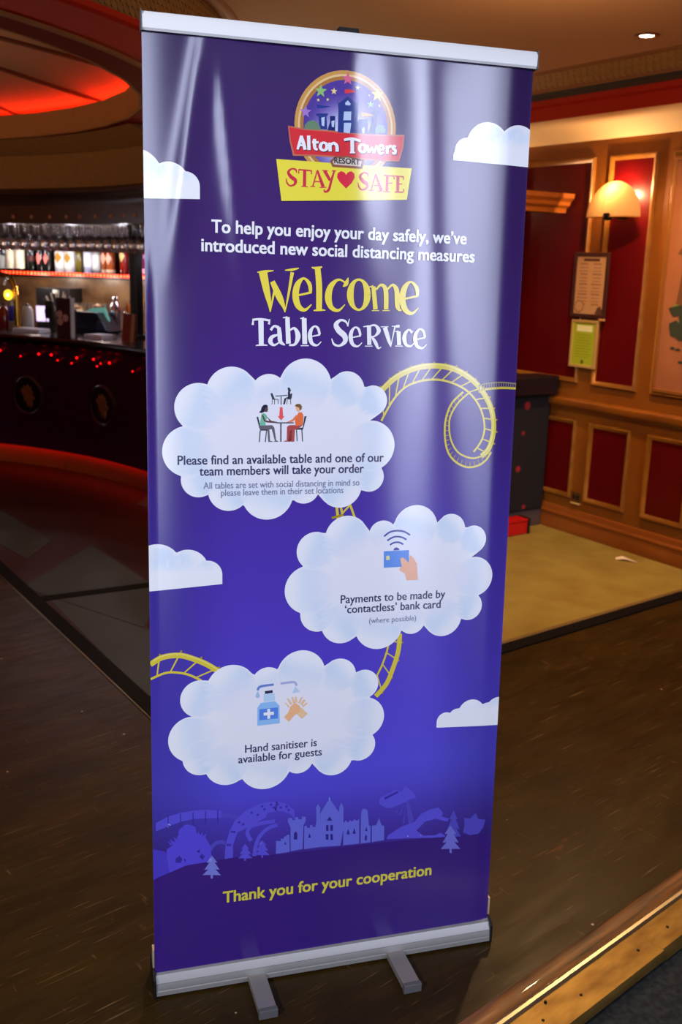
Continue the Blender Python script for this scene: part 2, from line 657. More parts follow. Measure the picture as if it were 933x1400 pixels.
# ---- panelled wall on the right
WOOD = mat('honey_panelling', (138, 78, 16), 0.38, noise=((3, 30, 2), 0.75, (112, 58, 14)), coat=0.25)
WOODR = mat('red_brown_skirting', (150, 80, 24), 0.4, noise=((2, 20, 20), 0.7, (110, 52, 12)), coat=0.25)
GOLD = mat('gilded_moulding', (164, 104, 34), 0.36, 0.25, noise=((14, 14, 14), 0.6, (120, 72, 20)))
REDPANEL = mat('deep_red_panel', (92, 6, 6), 0.34, spec=0.2, noise=((2, 2, 2), 0.6, (76, 3, 10)), coat=0.1)
wl = MB()
wl.box(-3.6, 3.2, 0.0, 0.16, 0.0, 2.30, WOOD)
wall = struct(wl, 'wall_right', loc=tuple(RW), rotz=WY)


def panel(s0, s1, z0, z1, m=None, inner=True):
    p = MB()
    p.box(s0 + 0.02, s1 - 0.02, -0.004, 0.004, z0 + 0.02, z1 - 0.02, m or REDPANEL)
    po = p.build('red_panel' if m is None else 'plain_panel', wall)
    g = MB()
    t = 0.028
    pro = [(0, 0.001), (0.0, -0.012), (0.006, -0.022), (0.014, -0.020), (0.020, -0.012), (0.028, -0.008), (0.028, 0.001)]
    corners = [(s0, z0), (s1, z0), (s1, z1), (s0, z1)]
    sgn = [(1, 1), (-1, 1), (-1, -1), (1, -1)]
    vs, n = [], len(pro)
    for (cx, cz), (dx, dz) in zip(corners, sgn):
        vs += [(cx + dx * q, y, cz + dz * q) for q, y in pro]
    fs = []
    for c in range(4):
        d = (c + 1) % 4
        for q in range(n - 1):
            fs.append((c * n + q, d * n + q, d * n + q + 1, c * n + q + 1))
    g.add(vs, fs, GOLD)
    g.build('gilt_moulding', po, smooth=True)
    return po


for s0, s1 in ((-0.66, -0.43), (-0.34, -0.052), (0.055, 0.365), (0.487, 0.785), (0.91, 1.21), (1.33, 1.63)):
    panel(s0, s1, 0.222, 0.705)
for s0, s1 in ((-1.3, -0.80), (-0.68, -0.073), (0.038, 0.368), (1.36, 1.70)):
    panel(s0, s1, 0.925, 2.208)
panel(0.468, 1.24, 0.925, 2.208, mat('tan_backing', (120, 70, 34), 0.6))

t_ = MB()
t_.extr([(0.001, 0.755), (-0.012, 0.76), (-0.020, 0.78), (-0.048, 0.785), (-0.055, 0.80), (-0.052, 0.822), (-0.040, 0.83), (0.001, 0.832)], -3.6, 3.2, WOOD)
t_ = struct(t_, 'trim_5', loc=tuple(RW), rotz=WY, smooth=True)
t_ = MB()
t_.extr([(0.001, 0.0), (-0.022, 0.0), (-0.022, 0.098), (-0.030, 0.104), (-0.030, 0.114), (-0.018, 0.122), (-0.012, 0.15), (0.001, 0.155)], -3.6, 3.2, WOODR)
struct(t_, 'baseboard_right', loc=tuple(RW), rotz=WY, smooth=True)
# cove, red fascia and tiled cornice above the panelling
CREAM = mat('cream_cove', (236, 196, 140), 0.7)
t_ = MB()
t_.extr([(0.15, 2.30), (-0.015, 2.30), (-0.05, 2.325), (-0.15, 2.372), (-0.25, 2.396), (-0.25, 2.42), (0.15, 2.42)], -3.6, 3.2, CREAM)
cov = struct(t_, 'trim_6', loc=tuple(RW), rotz=WY, smooth=True)
t_ = MB()
t_.extr([(-0.2, 2.396), (-0.252, 2.394), (-0.256, 2.462), (-0.285, 2.470), (-0.288, 2.497), (-0.2, 2.497)], -3.6, 3.2, REDP)
t_.build('red_fascia', cov)
t_ = MB()
t_.extr([(-0.2, 2.497), (-0.30, 2.497), (-0.345, 2.505), (-0.362, 2.535), (-0.2, 2.54)], -3.6, 3.2, mat('shadow_lip', (26, 16, 7), 0.8))  # near-black colour paints in the shade under the tiles
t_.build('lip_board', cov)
t_ = MB()


def shingles(mb, fn, n, w, rows):
    """rows of overlapping tiles with rounded feet; fn(i, a, h) -> point, a along, h 0..1 up the slope"""
    for rw in range(rows):
        h0, h1 = rw / rows, (rw + 1.25) / rows
        for i in range(n):
            c = (i + 0.5 * (rw % 2))
            pts = [(c - 0.47, h0 + 0.35 / rows), (c - 0.33, h0 + 0.08 / rows), (c, h0), (c + 0.33, h0 + 0.08 / rows), (c + 0.47, h0 + 0.35 / rows)]
            foot = [fn(a_, h_, 0.010) for a_, h_ in pts]
            back = [fn(a_, h_, 0.0) for a_, h_ in pts]
            top_ = [fn(c - 0.47, min(h1, 1.0), 0.0005), fn(c + 0.47, min(h1, 1.0), 0.0005)]
            o = 0
            mb.add(foot + top_ + back, [(0, 1, 2, 3, 4, 6, 5), (0, 7, 8, 1), (1, 8, 9, 2), (2, 9, 10, 3), (3, 10, 11, 4)], TILEM)


def wall_tile(a_, h_, out):
    out *= 0.6
    x = -3.6 + 6.8 * a_ / 160
    y = -0.358 - 0.112 * h_ - out * 0.7
    z = 2.528 + 0.066 * h_ - out * 0.7
    return (x, y, z)


shingles(t_, wall_tile, 159, 1, 4)
shingles(RING_TILES[0], RING_TILES[1], 259, 1, 9)
RING_TILES[0].build('tile_cornice', dm)
t_.build('tiles', cov)
t_ = MB()
t_.extr([(-0.2, 2.52), (-0.362, 2.52), (-0.40, 2.556), (-0.45, 2.588), (-0.485, 2.590), (-0.50, 2.601), (-0.2, 2.601)], -3.6, 3.2, TAN)
t_.build('cornice_bead', cov)

# ---- outlines of the printed artwork, in millimetres on the sheet
T1o=[(79,1280),(93,1294),(116,1315),(145,1331),(178,1341),(217,1343),(251,1337),(283,1322),(310,1301),(331,1274),(345,1245),(351,1212),(348,1183),(340,1161),(325,1147),(307,1143),(287,1147),(269,1157),(255,1176),(247,1201),(247,1233),(264,1264),(291,1288)]
T1i=[(91,1226),(99,1242),(117,1272),(140,1296),(169,1309),(201,1314),(235,1311),(271,1298),(296,1280),(315,1256),(326,1229),(329,1204),(322,1179),(306,1157)]
T1loop=[(348,1156),(336,1138),(319,1127),(295,1123),(270,1132),(251,1149),(241,1170),(236,1201),(238,1233),(250,1264),(275,1288)]
train=[(-393,360),(-368,372),(-338,378),(-311,380),(-281,378),(-251,372),(-251,355),(-282,358),(-311,360),(-338,357),(-368,349),(-393,341)]
lat=[(-251,368),(-215,358),(-215,349),(-251,357)]
house=[(-390,226),(-372,274),(-370,296),(-359,303),(-346,321),(-344,338),(-332,348),(-320,348),(-307,340),(-305,322),(-291,317),(-285,311),(-276,294),(-273,271),(-258,245),(-306,235),(-348,231)]
spikes=[[(-362,303),(-369,316),(-358,306)],[(-358,306),(-365,320),(-352,310)],[(-352,312),(-356,324),(-347,316)],[(-347,316),(-349,326),(-343,320)],[(-306,321),(-301,330),(-298,320)],[(-300,318),(-292,327),(-292,316)],[(-294,316),(-283,324),(-286,312)]]
holes=[[(-352,271),(-343,277),(-337,269),(-340,260),(-351,261)],[(-334,269),(-329,266),(-331,259)],[(-300,269),(-294,275),(-288,268),(-292,260)],[(-306,283),(-298,287),(-300,277)]]
arch=([(-244,250),(-242,290),(-233,321),(-221,346),(-197,366),(-166,379),(-147,381),(-125,379),(-132,381),(-110,374),(-87,356),(-69,335)],[(-225,248),(-225,287),(-215,316),(-190,326),(-152,344),(-147,355),(-124,356),(-132,359),(-109,353),(-93,344),(-85,331)])
arch2=([(-276,281),(-267,294),(-254,298),(-242,294)],[(-177,254),(-174,277),(-165,300),(-147,317),(-125,323)],[(-184,292),(-193,310),(-187,325),(-166,331),(-131,333)])
trees=[[(-272,268),(-260,250),(-266,251),(-255,232),(-264,234),(-252,218),(-270,221),(-270,213),(-275,213),(-275,222),(-293,224),(-280,236),(-289,236),(-278,252),(-284,253)],[(-198,287),(-188,273),(-193,274),(-184,260),(-191,261),(-181,250),(-196,251),(-196,245),(-200,246),(-200,252),(-214,254),(-204,263),(-211,263),(-203,275),(-207,276)],[(-160,291),(-149,277),(-154,278),(-145,263),(-153,265),(-142,252),(-157,254),(-157,248),(-161,248),(-161,255),(-177,257),(-166,266),(-174,266),(-165,279),(-170,280)],[(292,271),(308,247),(301,248),(315,224),(304,227),(320,207),(298,210),(299,199),(293,200),(292,211),(270,213),(284,229),(274,229),(286,250),(278,251)],[(298,310),(310,284),(305,285),(316,258),(308,261),(320,239),(303,241),(304,229),(299,230),(299,242),(282,244),(293,263),(284,262),(293,286),(288,287)]]
castle=[[(-128,253),(-128,285),(-117,283),(-117,289),(-110,288),(-110,293),(-104,293),(-104,296),(-97,296),(-96,254)],[(-94,255),(-95,314),(-101,327),(-101,337),(-91,336),(-91,331),(-85,330),(-85,337),(-77,336),(-77,331),(-69,330),(-69,337),(-60,335),(-60,325),(-65,315),(-66,257)],[(-63,256),(-63,313),(-57,313),(-57,308),(-50,307),(-50,314),(-44,313),(-44,308),(-37,308),(-37,315),(-31,311),(-30,257)],[(-30,257),(-35,294),(-36,350),(-38,353),(-32,364),(-26,352),(-28,338),(-8,369),(-6,381),(-2,368),(17,338),(18,348),(22,361),(28,349),(29,293),(23,254)],[(29,254),(29,309),(34,315),(39,309),(44,314),(49,310),(54,315),(61,311),(66,315),(68,253)],[(71,253),(70,328),(72,337),(79,339),(86,333),(90,296),(94,294),(95,253)],[(98,253),(97,294),(107,294),(114,311),(121,292),(127,290),(128,254)]]
cwin=[[(-87,283),(-87,297),(-83,303),(-79,296),(-79,282)],[(-54,283),(-51,294),(-47,283)],[(-11,320),(-4,329),(2,318)],[(-12,295),(-12,309),(-7,309),(-6,294)],[(-2,294),(-2,308),(4,307),(4,293)],[(-12,273),(-13,287),(-6,286),(-6,272)],[(-1,271),(-2,286),(4,285),(5,270)],[(37,280),(40,294),(45,279)],[(51,280),(55,294),(59,279)],[(81,283),(84,293),(87,282)],[(81,259),(81,269),(83,274),(86,269),(86,259)],[(-109,274),(-107,281),(-104,273)]]
ride=[[(113,346),(114,361),(157,378),(161,371),(166,369),(175,384),(199,362),(203,349),(192,350),(178,343),(142,332),(128,335)],[(178,341),(185,345),(200,295),(188,285)],[(178,341),(157,323),(152,316)],[(178,344),(161,313),(166,313)],[(178,343),(173,291),(177,289)]]
ridegap=[(125,360),(157,373),(159,369),(127,355)]
coaster=[(137,265),(169,282),(202,291),(216,308),(238,317),(260,320),(272,305),(269,296),(288,288),(284,281),(254,292),(228,288),(207,268),(226,252),(230,248),(134,255)]
wheel=[(325,249),(328,268),(326,286),(341,282),(356,295),(362,279),(382,273),(377,254),(366,240),(343,239)]
bush=[(137,256),(152,264),(166,260),(181,261),(192,255),(207,261),(224,253),(256,250),(267,255),(278,248),(282,241)]

CLOUD1= [(-319,1166,52),(-297,1255,49),(-230,1285,52),(-153,1286,37),(-76,1300,55),(13,1292,38),(70,1269,32),(68,1173,54),(68,1106,32),(3,1089,48),(-76,1086,34),(-154,1075,55),(-235,1085,44),(-297,1108,37)]
CLOUD2= [(-61,863,54),(-48,948,42),(21,974,49),(102,978,32),(177,991,51),(259,985,35),(314,960,32),(320,874,46),(311,806,33),(250,784,45),(176,781,32),(99,775,56),(13,784,46),(-40,808,40)]
CLOUD3= [(-313,545,52),(-297,635,42),(-229,651,55),(-150,659,36),(-76,674,54),(10,664,39),(68,639,34),(70,560,48),(62,495,37),(1,474,45),(-79,476,34),(-154,472,59),(-238,482,50),(-295,501,40)]

WELCOME=[[(-167.6,1524.4,17.3),(-159.9,1488.8,13.6),(-153.3,1460.9,7.3),(-152.0,1446.9,1.8)],[(-152.0,1446.9,1.8),(-146.4,1477.2,4.1),(-141.6,1499.4,5.5)],[(-148.3,1507.2,10.0),(-133.8,1477.6,13.6),(-124.3,1457.7,6.4),(-121.7,1447.2,1.8)],[(-121.7,1447.2,1.8),(-114.9,1482.1,4.5),(-107.5,1526.6,7.3)],[(-179.2,1524.0,1.8),(-163.5,1526.2,5.0),(-146.1,1528.4,1.8)],[(-122.7,1530.0,1.8),(-107.1,1531.8,5.0),(-94.1,1535.0,1.8)],[(-69.2,1488.3,6.4),(-71.6,1504.4,8.2),(-83.7,1515.3,4.5),(-96.2,1502.9,11.8),(-100.1,1480.6,13.6),(-94.3,1460.5,11.8),(-80.5,1452.7,6.4),(-66.6,1464.1,2.3)],[(-99.3,1480.6,3.6),(-81.1,1484.8,4.1),(-67.0,1488.4,4.5)],[(-55.1,1535.6,11.8),(-51.4,1500.2,12.7),(-50.6,1454.7,12.3)],[(-67.9,1537.6,1.8),(-58.5,1536.3,5.5),(-45.8,1539.2,2.7)],[(-62.1,1452.0,2.3),(-50.5,1453.5,4.5),(-37.2,1453.4,1.8)],[(9.9,1520.1,1.4),(5.8,1508.1,9.1),(-1.0,1501.8,1.8)],[(5.8,1508.6,3.6),(-10.8,1515.3,4.5),(-26.9,1501.0,11.8),(-31.7,1478.5,14.5),(-24.8,1459.4,10.0),(-9.4,1453.7,5.5),(4.2,1465.9,1.8)],[(51.9,1487.0,14.5),(51.2,1477.6,13.6),(48.9,1469.0,11.1),(44.9,1462.1,8.0),(39.9,1457.7,5.5),(34.2,1456.0,4.5),(28.5,1457.4,5.5),(23.3,1461.6,8.0),(19.0,1468.2,11.1),(16.2,1476.6,13.6),(15.1,1485.9,14.5),(15.7,1495.3,13.6),(18.1,1503.8,11.1),(22.0,1510.7,8.0),(27.0,1515.1,5.5),(32.6,1516.8,4.5),(38.3,1515.5,5.5),(43.6,1511.4,8.0),(47.8,1504.8,11.1),(50.7,1496.4,13.6),(51.9,1487.0,14.5)],[(64.6,1503.9,9.1),(70.4,1457.8,10.0)],[(55.0,1502.7,1.8),(64.6,1504.7,4.5)],[(62.5,1455.1,1.8),(78.5,1455.5,1.8)],[(70.5,1497.9,3.6),(81.3,1507.7,5.5),(91.4,1497.3,10.0),(93.6,1458.4,10.0)],[(85.6,1455.7,1.8),(101.7,1456.1,1.8)],[(94.9,1498.6,3.6),(106.2,1508.5,5.5),(115.6,1496.4,10.9),(118.5,1464.0,10.0),(127.7,1456.7,2.3)],[(161.4,1488.1,6.4),(158.5,1504.7,8.2),(145.4,1515.9,4.5),(132.4,1503.1,11.8),(128.7,1480.1,13.6),(135.3,1459.4,11.8),(150.1,1451.4,6.4),(164.6,1463.1,2.3)],[(129.6,1480.1,3.6),(148.8,1484.4,4.1),(163.6,1488.2,4.5)]]
TABLE=[[(-171.1,1430.3,10.9),(-169.9,1381.6,10.0)],[(-188.6,1430.7,4.1),(-171.1,1432.3,4.5),(-152.2,1429.9,4.1)],[(-186.9,1432.7,1.8),(-187.7,1420.6,5.0)],[(-152.7,1432.7,1.8),(-154.7,1422.5,5.0)],[(-181.2,1379.8,1.8),(-169.9,1381.2,3.6),(-157.2,1380.6,1.8)],[(-134.0,1416.9,7.3),(-132.1,1402.7,9.1),(-130.3,1388.4,8.2),(-120.9,1381.6,2.3)],[(-150.8,1410.9,5.5),(-143.7,1419.1,4.5),(-134.0,1416.1,6.4)],[(-133.0,1402.7,2.7),(-147.7,1397.5,7.3),(-151.4,1388.0,9.1),(-143.3,1381.2,4.5),(-132.0,1387.6,2.7)],[(-116.5,1437.6,9.1),(-113.7,1384.6,10.0)],[(-125.8,1436.2,1.8),(-116.5,1437.6,3.6)],[(-111.9,1411.2,3.6),(-101.3,1415.5,5.5),(-93.8,1400.5,10.9),(-99.6,1384.0,5.5),(-112.4,1381.7,3.6)],[(-81.6,1436.4,10.0),(-79.4,1384.3,10.0)],[(-89.7,1435.4,1.8),(-81.6,1437.2,3.6)],[(-88.0,1380.9,1.8),(-70.8,1381.2,1.8)],[(-48.3,1404.3,5.0),(-52.0,1416.5,5.5),(-59.8,1420.5,3.6),(-67.0,1412.1,7.3),(-68.9,1399.7,9.1),(-64.4,1386.2,7.3),(-53.5,1382.3,3.6),(-44.6,1389.9,1.8)],[(-68.1,1399.4,2.7),(-57.8,1401.6,2.7),(-47.5,1403.9,3.6)],[(12.3,1422.0,1.8),(6.8,1431.4,4.5),(-4.6,1434.0,5.0),(-14.0,1424.7,10.0),(-7.6,1412.9,11.8),(4.9,1402.3,11.8),(6.0,1390.7,9.1),(-5.6,1382.2,4.5),(-17.5,1385.3,4.5),(-22.6,1396.5,1.8)],[(14.5,1437.4,1.4),(11.0,1422.0,3.2)],[(39.2,1403.8,5.0),(35.3,1416.2,5.5),(27.3,1420.2,3.6),(20.0,1411.8,7.3),(18.1,1399.3,9.1),(22.9,1385.6,7.3),(34.0,1381.6,3.6),(43.1,1389.3,1.8)],[(19.0,1398.9,2.7),(29.5,1401.1,2.7),(40.1,1403.4,3.6)],[(57.3,1422.9,9.1),(59.2,1384.9,9.1)],[(49.5,1382.2,1.8),(66.5,1382.5,1.8)],[(44.9,1421.8,1.8),(57.2,1423.8,3.6)],[(57.3,1422.9,3.6),(70.5,1425.3,4.5),(78.9,1414.6,9.1),(71.2,1403.6,3.6),(61.4,1401.7,2.7)],[(64.1,1402.2,4.5),(72.5,1389.7,7.7),(78.7,1378.5,4.5),(85.3,1381.1,1.4)],[(92.1,1421.6,10.0),(101.9,1394.5,7.7),(106.4,1381.4,1.8)],[(106.4,1381.4,1.8),(110.6,1405.1,2.7),(114.5,1424.1,3.6)],[(83.1,1422.6,1.8),(100.1,1423.0,1.8)],[(107.3,1424.0,1.8),(120.7,1425.1,1.8)],[(122.5,1413.8,9.1),(124.8,1385.5,9.1)],[(120.2,1427.2,8.2),(120.9,1421.8,8.2)],[(115.9,1383.3,1.8),(133.1,1383.6,1.8)],[(114.8,1413.2,1.8),(122.5,1414.6,2.7)],[(152.9,1411.8,6.4),(145.0,1417.6,3.6),(137.6,1409.9,7.3),(135.7,1399.3,9.1),(140.2,1386.6,6.4),(150.8,1383.8,3.6),(158.3,1391.2,1.8)],[(181.7,1402.6,5.0),(177.5,1415.3,5.5),(169.1,1419.4,3.6),(161.7,1410.7,7.3),(159.9,1398.0,9.1),(165.0,1384.1,7.3),(176.6,1380.0,3.6),(185.9,1387.8,1.8)],[(160.8,1397.6,2.7),(171.7,1399.9,2.7),(182.6,1402.2,3.6)]]
ALTON=[[(-100.3,1762.6,3.8),(-96.3,1775.2,5.0),(-92.3,1788.4,5.4)],[(-93.7,1788.3,5.4),(-88.6,1775.7,6.1),(-84.9,1763.0,5.8)],[(-98.0,1770.9,3.1),(-86.4,1771.0,3.1)],[(-78.3,1790.0,5.8),(-77.1,1762.9,5.8)],[(-66.3,1784.4,5.8),(-65.3,1768.2,5.8),(-59.6,1764.7,3.1)],[(-71.1,1778.2,3.5),(-57.7,1778.5,3.5)],[(-40.6,1771.8,6.1),(-40.9,1769.6,5.9),(-41.8,1767.5,5.4),(-43.2,1765.8,4.6),(-45.1,1764.7,4.1),(-47.2,1764.2,3.8),(-49.3,1764.4,4.1),(-51.1,1765.3,4.6),(-52.7,1766.8,5.4),(-53.7,1768.7,5.9),(-54.0,1770.9,6.1),(-53.7,1773.1,5.9),(-52.8,1775.2,5.4),(-51.4,1776.9,4.6),(-49.5,1778.0,4.1),(-47.5,1778.5,3.8),(-45.4,1778.3,4.1),(-43.5,1777.4,4.6),(-42.0,1775.9,5.4),(-41.0,1774.0,5.9),(-40.6,1771.8,6.1)],[(-35.1,1779.4,5.8),(-34.0,1763.1,5.8)],[(-33.5,1774.2,3.5),(-27.6,1779.2,4.2),(-20.7,1774.4,5.8),(-19.8,1763.4,5.8)],[(10.8,1789.0,6.5),(11.8,1764.4,6.5)],[(-6.0,1786.6,3.8),(11.1,1789.7,4.6),(28.5,1786.9,3.8)],[(6.8,1763.4,2.3),(17.5,1763.8,2.3)],[(39.3,1773.8,6.1),(39.1,1771.6,5.9),(38.2,1769.5,5.4),(36.8,1767.8,4.6),(35.0,1766.6,4.1),(33.0,1766.1,3.8),(31.0,1766.4,4.1),(29.2,1767.3,4.6),(27.7,1768.8,5.4),(26.7,1770.8,5.9),(26.3,1773.0,6.1),(26.6,1775.2,5.9),(27.5,1777.3,5.4),(28.8,1779.0,4.6),(30.6,1780.1,4.1),(32.6,1780.6,3.8),(34.6,1780.4,4.1),(36.5,1779.5,4.6),(38.0,1778.0,5.4),(39.0,1776.0,5.9),(39.3,1773.8,6.1)],[(42.4,1780.3,4.6),(47.2,1765.7,5.0)],[(47.2,1765.7,3.8),(52.7,1777.0,4.2)],[(52.7,1777.0,4.2),(57.4,1765.8,5.0)],[(57.4,1765.8,4.2),(62.8,1780.7,4.6)],[(67.4,1773.0,3.1),(78.3,1774.4,3.5)],[(78.3,1774.4,3.8),(75.9,1780.9,4.2),(69.7,1780.5,4.2),(67.4,1772.4,5.4),(71.2,1766.0,4.6),(78.5,1768.5,2.3)],[(84.7,1781.5,5.0),(85.9,1766.3,5.0)],[(86.3,1776.3,3.1),(90.9,1781.2,4.2),(94.3,1780.1,4.6)],[(103.8,1780.1,3.5),(99.3,1782.4,3.8),(97.3,1777.7,4.6),(102.6,1774.0,5.0),(102.0,1768.0,4.2),(96.1,1768.9,3.1)]]
STAY=[[(-101.7,1718.3,1.5),(-103.2,1724.1,3.8),(-111.3,1725.5,3.1),(-118.2,1718.6,5.4),(-112.8,1710.4,7.3),(-104.0,1704.4,7.3),(-105.3,1696.5,4.6),(-114.4,1693.3,3.1),(-120.4,1698.2,3.1),(-122.6,1706.6,1.5)],[(-85.0,1723.9,6.5),(-85.2,1694.3,6.5)],[(-97.3,1724.8,2.7),(-85.0,1724.5,3.1),(-70.8,1724.1,2.7)],[(-96.9,1725.8,1.5),(-97.5,1717.2,2.7)],[(-71.2,1725.4,1.5),(-71.4,1717.5,2.7)],[(-91.5,1693.3,1.9),(-78.1,1693.1,1.9)],[(-59.5,1725.4,2.3),(-68.2,1694.6,2.7)],[(-59.6,1726.1,3.8),(-46.9,1694.8,7.3)],[(-65.5,1704.0,2.3),(-51.0,1704.2,2.3)],[(-73.2,1694.0,1.9),(-63.2,1694.6,1.9)],[(-54.3,1693.4,1.9),(-40.4,1694.2,1.9)],[(-44.6,1725.7,6.9),(-32.9,1707.9,5.8)],[(-24.7,1726.2,3.5),(-30.0,1709.1,4.6),(-35.3,1689.9,5.0),(-43.1,1685.5,3.8),(-44.6,1690.0,2.3)],[(-49.6,1726.0,1.9),(-38.2,1726.1,1.9)],[(-29.7,1726.6,1.9),(-21.1,1727.1,1.9)],[(46.7,1719.2,1.5),(45.1,1725.1,3.8),(36.7,1726.6,3.1),(29.6,1719.5,5.4),(35.3,1711.2,7.3),(44.6,1705.0,7.3),(43.3,1696.9,4.6),(33.9,1693.7,3.1),(27.6,1698.7,3.1),(25.2,1707.3,1.5)],[(62.2,1725.5,2.3),(53.6,1694.2,2.7)],[(62.2,1726.1,3.8),(75.7,1694.4,7.3)],[(56.3,1703.7,2.3),(71.3,1703.9,2.3)],[(48.5,1693.5,1.9),(58.8,1694.1,1.9)],[(68.0,1693.0,1.9),(82.4,1693.7,1.9)],[(87.3,1724.3,6.1),(87.5,1694.0,6.1)],[(80.6,1724.6,2.3),(102.1,1724.2,2.7)],[(101.7,1725.1,1.5),(102.3,1718.4,2.7)],[(87.0,1710.2,2.3),(98.1,1710.1,2.3)],[(81.6,1692.7,1.9),(94.6,1693.1,1.9)],[(110.2,1724.3,6.1),(110.5,1694.6,6.1)],[(103.5,1724.6,2.3),(122.1,1724.0,2.7)],[(122.1,1725.0,1.5),(122.3,1718.3,2.7)],[(110.0,1709.8,2.3),(119.6,1709.7,2.3)],[(104.6,1693.3,2.3),(122.4,1693.9,2.7)],[(123.2,1694.0,1.5),(123.0,1700.1,2.7)]]
LP={'ribbon': [(-117.5,1803.4),(-87.9,1800.0),(-44.0,1799.9),(-1.3,1799.0),(56.4,1798.7),(118.5,1802.4),(116.8,1779.6),(109.9,1755.1),(57.7,1754.2),(39.5,1754.7),(-0.2,1755.4),(-64.3,1755.2),(-106.4,1753.2),(-113.7,1777.3)],'ribbon_edge': [(-120.0,1805.8),(-88.0,1802.9),(-44.0,1802.8),(-1.4,1801.9),(56.3,1801.7),(121.4,1805.2),(119.4,1779.8),(112.2,1752.6),(57.8,1751.2),(39.6,1751.4),(-0.2,1752.1),(-64.3,1752.0),(-109.2,1750.1),(-116.5,1777.1)],'plate_edge': [(-34.0,1744.1),(-23.5,1755.2),(3.3,1757.0),(37.8,1751.2),(33.6,1733.7),(0.3,1734.0),(-28.4,1733.9)],'plate': [(-28.6,1743.8),(-21.6,1751.4),(3.4,1753.4),(32.4,1748.3),(29.8,1738.1),(0.2,1738.3),(-25.6,1738.7)],'yellow': [(-142.8,1742.1),(-7.1,1741.2),(139.4,1741.5),(134.9,1710.2),(131.2,1679.5),(-1.8,1671.0),(-131.5,1663.5)],'tA': [(-64.0,1832.4),(-39.4,1834.2),(-41.1,1829.2),(-42.8,1829.1),(-40.5,1803.4),(-56.4,1803.9),(-59.3,1827.9),(-62.8,1827.6)],'tB': [(-35.8,1829.6),(-25.2,1830.4),(-24.5,1799.6),(-40.5,1801.8),(-35.5,1818.3)],'tC': [(-21.3,1863.0),(-19.0,1854.4),(-0.1,1868.8),(19.4,1856.4),(22.1,1864.7),(21.9,1845.3),(20.2,1800.8),(-19.2,1800.0),(-18.7,1842.2)],'tD': [(24.1,1827.5),(42.8,1830.5),(43.6,1801.8),(20.2,1800.8),(19.7,1819.1)],'tE': [(52.1,1845.9),(56.7,1849.5),(63.9,1849.4),(66.6,1845.4),(63.2,1838.6),(59.9,1802.9),(43.6,1801.8),(50.3,1821.3)],'flag1': [(-62.5,1849.2),(-50.2,1847.9),(-32.6,1847.6),(-48.4,1843.8),(-61.7,1842.2)],'flag2': [(-6.8,1881.1),(3.8,1882.6),(18.1,1879.0),(5.7,1875.7),(-6.7,1873.8)],'flag3': [(28.1,1840.9),(40.7,1840.8),(56.0,1837.4),(40.9,1834.3),(29.4,1833.5)],'bush1': [(-86.9,1801.7),(-86.3,1809.8),(-78.8,1816.8),(-69.0,1819.8),(-60.1,1814.9),(-54.7,1807.2),(-54.6,1802.4),(-72.2,1801.8)],'bush2': [(59.1,1804.8),(59.6,1813.7),(65.9,1820.8),(75.8,1819.8),(81.5,1812.0),(79.9,1805.0)],'heart': [(0.5,1694.2),(-13.5,1706.7),(-18.7,1714.7),(-17.4,1723.0),(-10.3,1727.1),(-3.1,1724.9),(-0.1,1720.4),(3.4,1725.3),(10.5,1728.3),(17.1,1724.1),(18.1,1716.2),(12.5,1705.9)],'win1': [(-53.3,1825.1),(-46.3,1827.2),(-47.0,1809.4),(-52.0,1810.7)],'win2': [(-32.7,1820.1),(-26.0,1822.2),(-27.2,1809.2),(-31.4,1809.5)],'win3': [(-7.3,1839.8),(7.7,1841.0),(7.4,1824.7),(-8.3,1823.5)],'win4': [(-6.8,1818.8),(8.2,1819.9),(5.8,1800.1),(-7.1,1800.8)],'win5': [(30.7,1810.7),(36.0,1813.7),(36.4,1802.3),(31.7,1801.9)],'win6': [(-5.5,1856.1),(0.0,1861.4),(6.2,1855.4),(4.5,1852.1),(-4.4,1852.3)]}
STARS=[((-0.9,1901.5),34,0),((-55.3,1874.7),34,1),((-28.6,1876.2),18,2),((19.7,1886.5),14,2),((61.3,1876.9),36,3),((47.4,1857.6),20,1),((-85.0,1834.0),32,4),((-41.0,1859.8),9,2),((-59.9,1857.7),9,2),((44.0,1874.6),8,2),((66.2,1856.8),8,2)]
